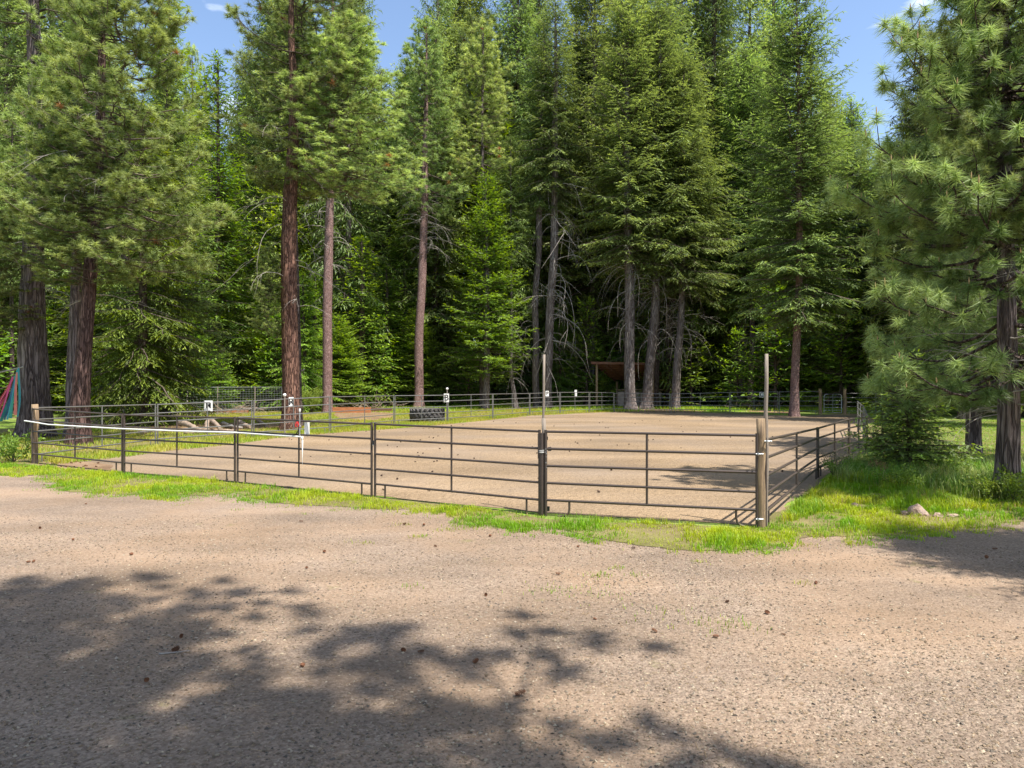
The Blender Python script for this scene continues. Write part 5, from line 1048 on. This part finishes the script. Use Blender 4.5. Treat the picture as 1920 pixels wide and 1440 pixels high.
# ------------------------------------------------------------------ rocks
def rock(base, sx, sy, sz, seed, label, mat='rock'):
    bm = bmesh.new(); bmesh.ops.create_icosphere(bm, subdivisions=3, radius=1); rng = np.random.default_rng(seed); fs = [(rng.normal(0, 1.6, 3), rng.uniform(0, 6)) for _ in range(9)]
    pl = [Vector(rng.normal(0, 1, 3)).normalized() for _ in range(7)]
    for v in bm.verts:
        c_ = v.co.copy()
        for p in pl:
            d = c_.dot(p)
            if d > .72: c_ -= p*(d-.72)*.9
        c_ *= 1+.05*sum(math.sin(float(f @ np.array(c_))*2+q) for f, q in fs)
        v.co = Vector((c_.x*sx, c_.y*sy, c_.z*sz))
    me = bpy.data.meshes.new('rock'); bm.to_mesh(me); bm.free(); me.materials.append(M[mat]); tag(link('rock', me, None, base+Vector((0, 0, sz*.35))), label, 'rock')
for i, (px, py, sx, sy, sz, lab) in enumerate([(1716, 966, .17, .13, .15, 'largest tan rock of the row in the grass at right'), (1697, 966, .08, .07, .06, 'low grey rock left of the largest tan rock'), (1735, 968, .06, .06, .05, 'small tan rock touching the largest one on its right'),
                                          (1757, 970, .09, .07, .06, 'rounded tan rock in the middle of the row'), (1787, 970, .12, .06, .05, 'flat grey rock right of the rounded tan one'), (1812, 962, .09, .05, .06, 'pointed grey rock near the right end of the row'),
                                          (1832, 966, .09, .07, .03, 'flat tan rock at the right end of the row'), (1603, 950, .07, .06, .06, 'small pinkish rock alone in the grass right of the corner post'), (1475, 1000, .06, .05, .03, 'low rock at the grass edge by the corner post'), (1500, 958, .05, .05, .03, 'small rock in the grass near the right rails')]):
    rock(gp(px, py), sx, sy, sz, i, lab)

# ------------------------------------------------------------------ pine cones
def cone_mesh(seed, mat):
    rng = np.random.default_rng(seed); V, Fc = [], []; n = 46
    for i in range(n):
        t = i/n; a = i*2.39996; r = .42*math.sin(math.pi*(.12+.8*t))**.7; z = (t-.5)*1.5; w = .19; d = np.array([math.cos(a), math.sin(a), 0]); s = np.array([-math.sin(a), math.cos(a), 0])
        b = d*r*.45+np.array([0, 0, z]); tip = d*(r+.12)+np.array([0, 0, z+.16]); o = len(V)
        V += [b-s*w*.6, b+s*w*.6, tip+s*w*.55, tip-s*w*.55, b+np.array([0, 0, .1])]; Fc += [(o, o+1, o+2), (o, o+2, o+3), (o+4, o+3, o+2)]
    V = np.array(V)*.5; V = V[:, [2, 0, 1]]
    core_n = len(V); 
    return mesh('pine_cone', V, Fc, M[mat])
CM = [cone_mesh(i, 'cone') for i in range(2)]; CD = cone_mesh(5, 'coned')
def cone(px, py, label, s=.09, me=None, grp='pine cones lying on the gravel lot'):
    o = link('pine_cone', me or CM[rf.randrange(2)], None, gp(px, py)+Vector((0, 0, s*.27))); s *= .8; o.scale = (s, s, s*.85); o.rotation_euler = (rf.uniform(-.3, .3), rf.uniform(-.3, .3), rf.uniform(0, 6.3)); return tag(o, label, 'pine cone', grp)
for px, py, s, lab in [
    (75, 992, .09, 'dark pine cone alone near the left edge below the grass'), (137, 1014, .09, 'flat pine cone just right of and below the left edge cone'), (54, 1056, .08, 'left cone of a touching pair near the left edge'), (63, 1055, .08, 'right cone of a touching pair near the left edge'),
    (246, 1042, .10, 'red brown pine cone on sunny gravel right of the touching pair'), (565, 980, .10, 'red pine cone on gravel below the third front panel'), (608, 1037, .10, 'upright red pine cone left of centre on sunny gravel'), (575, 1067, .08, 'small red pine cone nearest the left middle shadow'),
    (340, 1196, .08, 'small cone in the left shadow above the large dark one'), (330, 1223, .12, 'large dark pine cone beside a pale stick in the left shadow'), (567, 1252, .09, 'dull pine cone in the shadow left of centre'), (161, 946, .07, 'tiny dark cone near the left grass edge'),
    (83, 910, .08, 'cone at the left edge of the sparse grass'), (758, 985, .10, 'red cone left one of two beside grass near the centre panel'), (795, 986, .10, 'red cone right one of two beside grass near the centre panel'), (919, 1007, .10, 'orange brown cone below the centre grass strip'),
    (816, 1026, .08, 'small red cone below the two beside the grass'), (1084, 1027, .07, 'tiny cone below the steel gate post'), (1187, 1030, .09, 'flat brown cone at the grass edge below the wide gate'), (1047, 1079, .09, 'upright brown cone on sunny gravel right of centre'),
    (911, 1118, .08, 'pale orange cone at the upper edge of the centre shadow'), (1228, 1187, .09, 'reddish cone right of the shadow tip'), (1116, 1163, .06, 'tiny dark cone just above the shadow tip'), (756, 1223, .09, 'left cone of a close pair in the centre shadow'), (789, 1226, .09, 'right cone of a close pair in the centre shadow'),
    (891, 1245, .10, 'reddish cone in the lit patch of the centre shadow'), (976, 1307, .13, 'largest orange brown pine cone in the bottom centre'), (1850, 1048, .11, 'lower dark cone in the right hand shadow'), (1865, 1032, .10, 'upper dark cone in the right hand shadow'), (1530, 1096, .09, 'flat reddish cone beside a small tuft at right'),
    (1438, 1152, .10, 'broken red brown cone on the sunny right gravel'), (1364, 1131, .08, 'small reddish cone right of centre'), (1343, 1197, .09, 'frayed red cone below the green streak'), (1469, 1192, .06, 'tiny brown cone on the sunny right gravel'), (275, 1280, .09, 'dark cone low in the left shadow')]:
    cone(px, py, lab, s)
n_c = 0; tries = 0
ar_np = np.array(AR)
while n_c < 95 and tries < 4000:
    tries += 1; px = rf.choice([rf.uniform(150, 1520), rf.gauss(560, 160), rf.gauss(1150, 150), rf.gauss(760, 70)]); py = rf.choice([rf.uniform(780, 940), rf.gauss(800, 12), rf.gauss(830, 20)])
    if py < 778: continue
    p = gp(px, py)
    if not inpoly(np.array([p.x]), np.array([p.y]), ar_np)[0]: continue
    pn_ = 'first' if px < 231 else 'second' if px < 443 else 'third' if px < 700 else 'fourth' if px < 1016 else 'gate'
    fr_ = 'at the far side' if py < 800 else 'in the middle' if py < 845 else 'on the near side'
    cone(px, py, f'dark cone {fr_} of the sand, behind the {pn_} front panel' if pn_ != 'gate' else f'dark cone {fr_} of the sand, behind the wide gate', rf.uniform(.09, .13), CD, 'dark pine cones on the arena sand'); n_c += 1
for i in range(26):
    cone(rf.gauss(118, 30), rf.uniform(863, 881), 'brown cone among scattered litter just right of the left wooden corner post', rf.uniform(.08, .12), None, 'pine cones around the left corner post')
for i in range(14):
    cone(rf.gauss(22, 14), rf.uniform(868, 880), 'brown pine cone in the litter left of the left wooden corner post', rf.uniform(.08, .12), None, 'pine cones around the left corner post')
a = gp(322, 1227); log([a+Vector((-.10, -.02, .012)), a+Vector((.14, .03, .02))], .008, .004, 'dead', 'short pale stick under the large dark cone', 20, 'stick', 'stick')

# ------------------------------------------------------------------ tell apart look-alike trees by their place
by = {}
for o in COL.objects:
    if o.parent is None and o.get('category') in ('tree', 'sapling', 'pine cone'): by.setdefault(o['label'], []).append(o)
for lab, os_ in by.items():
    if len(os_) < 2 or len(os_) > 5 or len(lab.split()) > 13: continue
    os_.sort(key=lambda o: o.location.x/max(o.location.y, 1))
    nm = {2: ['left one', 'right one'], 3: ['leftmost', 'middle one', 'rightmost'], 4: ['leftmost', 'second from left', 'second from right', 'rightmost'], 5: ['leftmost', 'second from left', 'middle one', 'second from right', 'rightmost']}[len(os_)]
    for o, q in zip(os_, nm): o['label'] = f'{lab}, {q}'
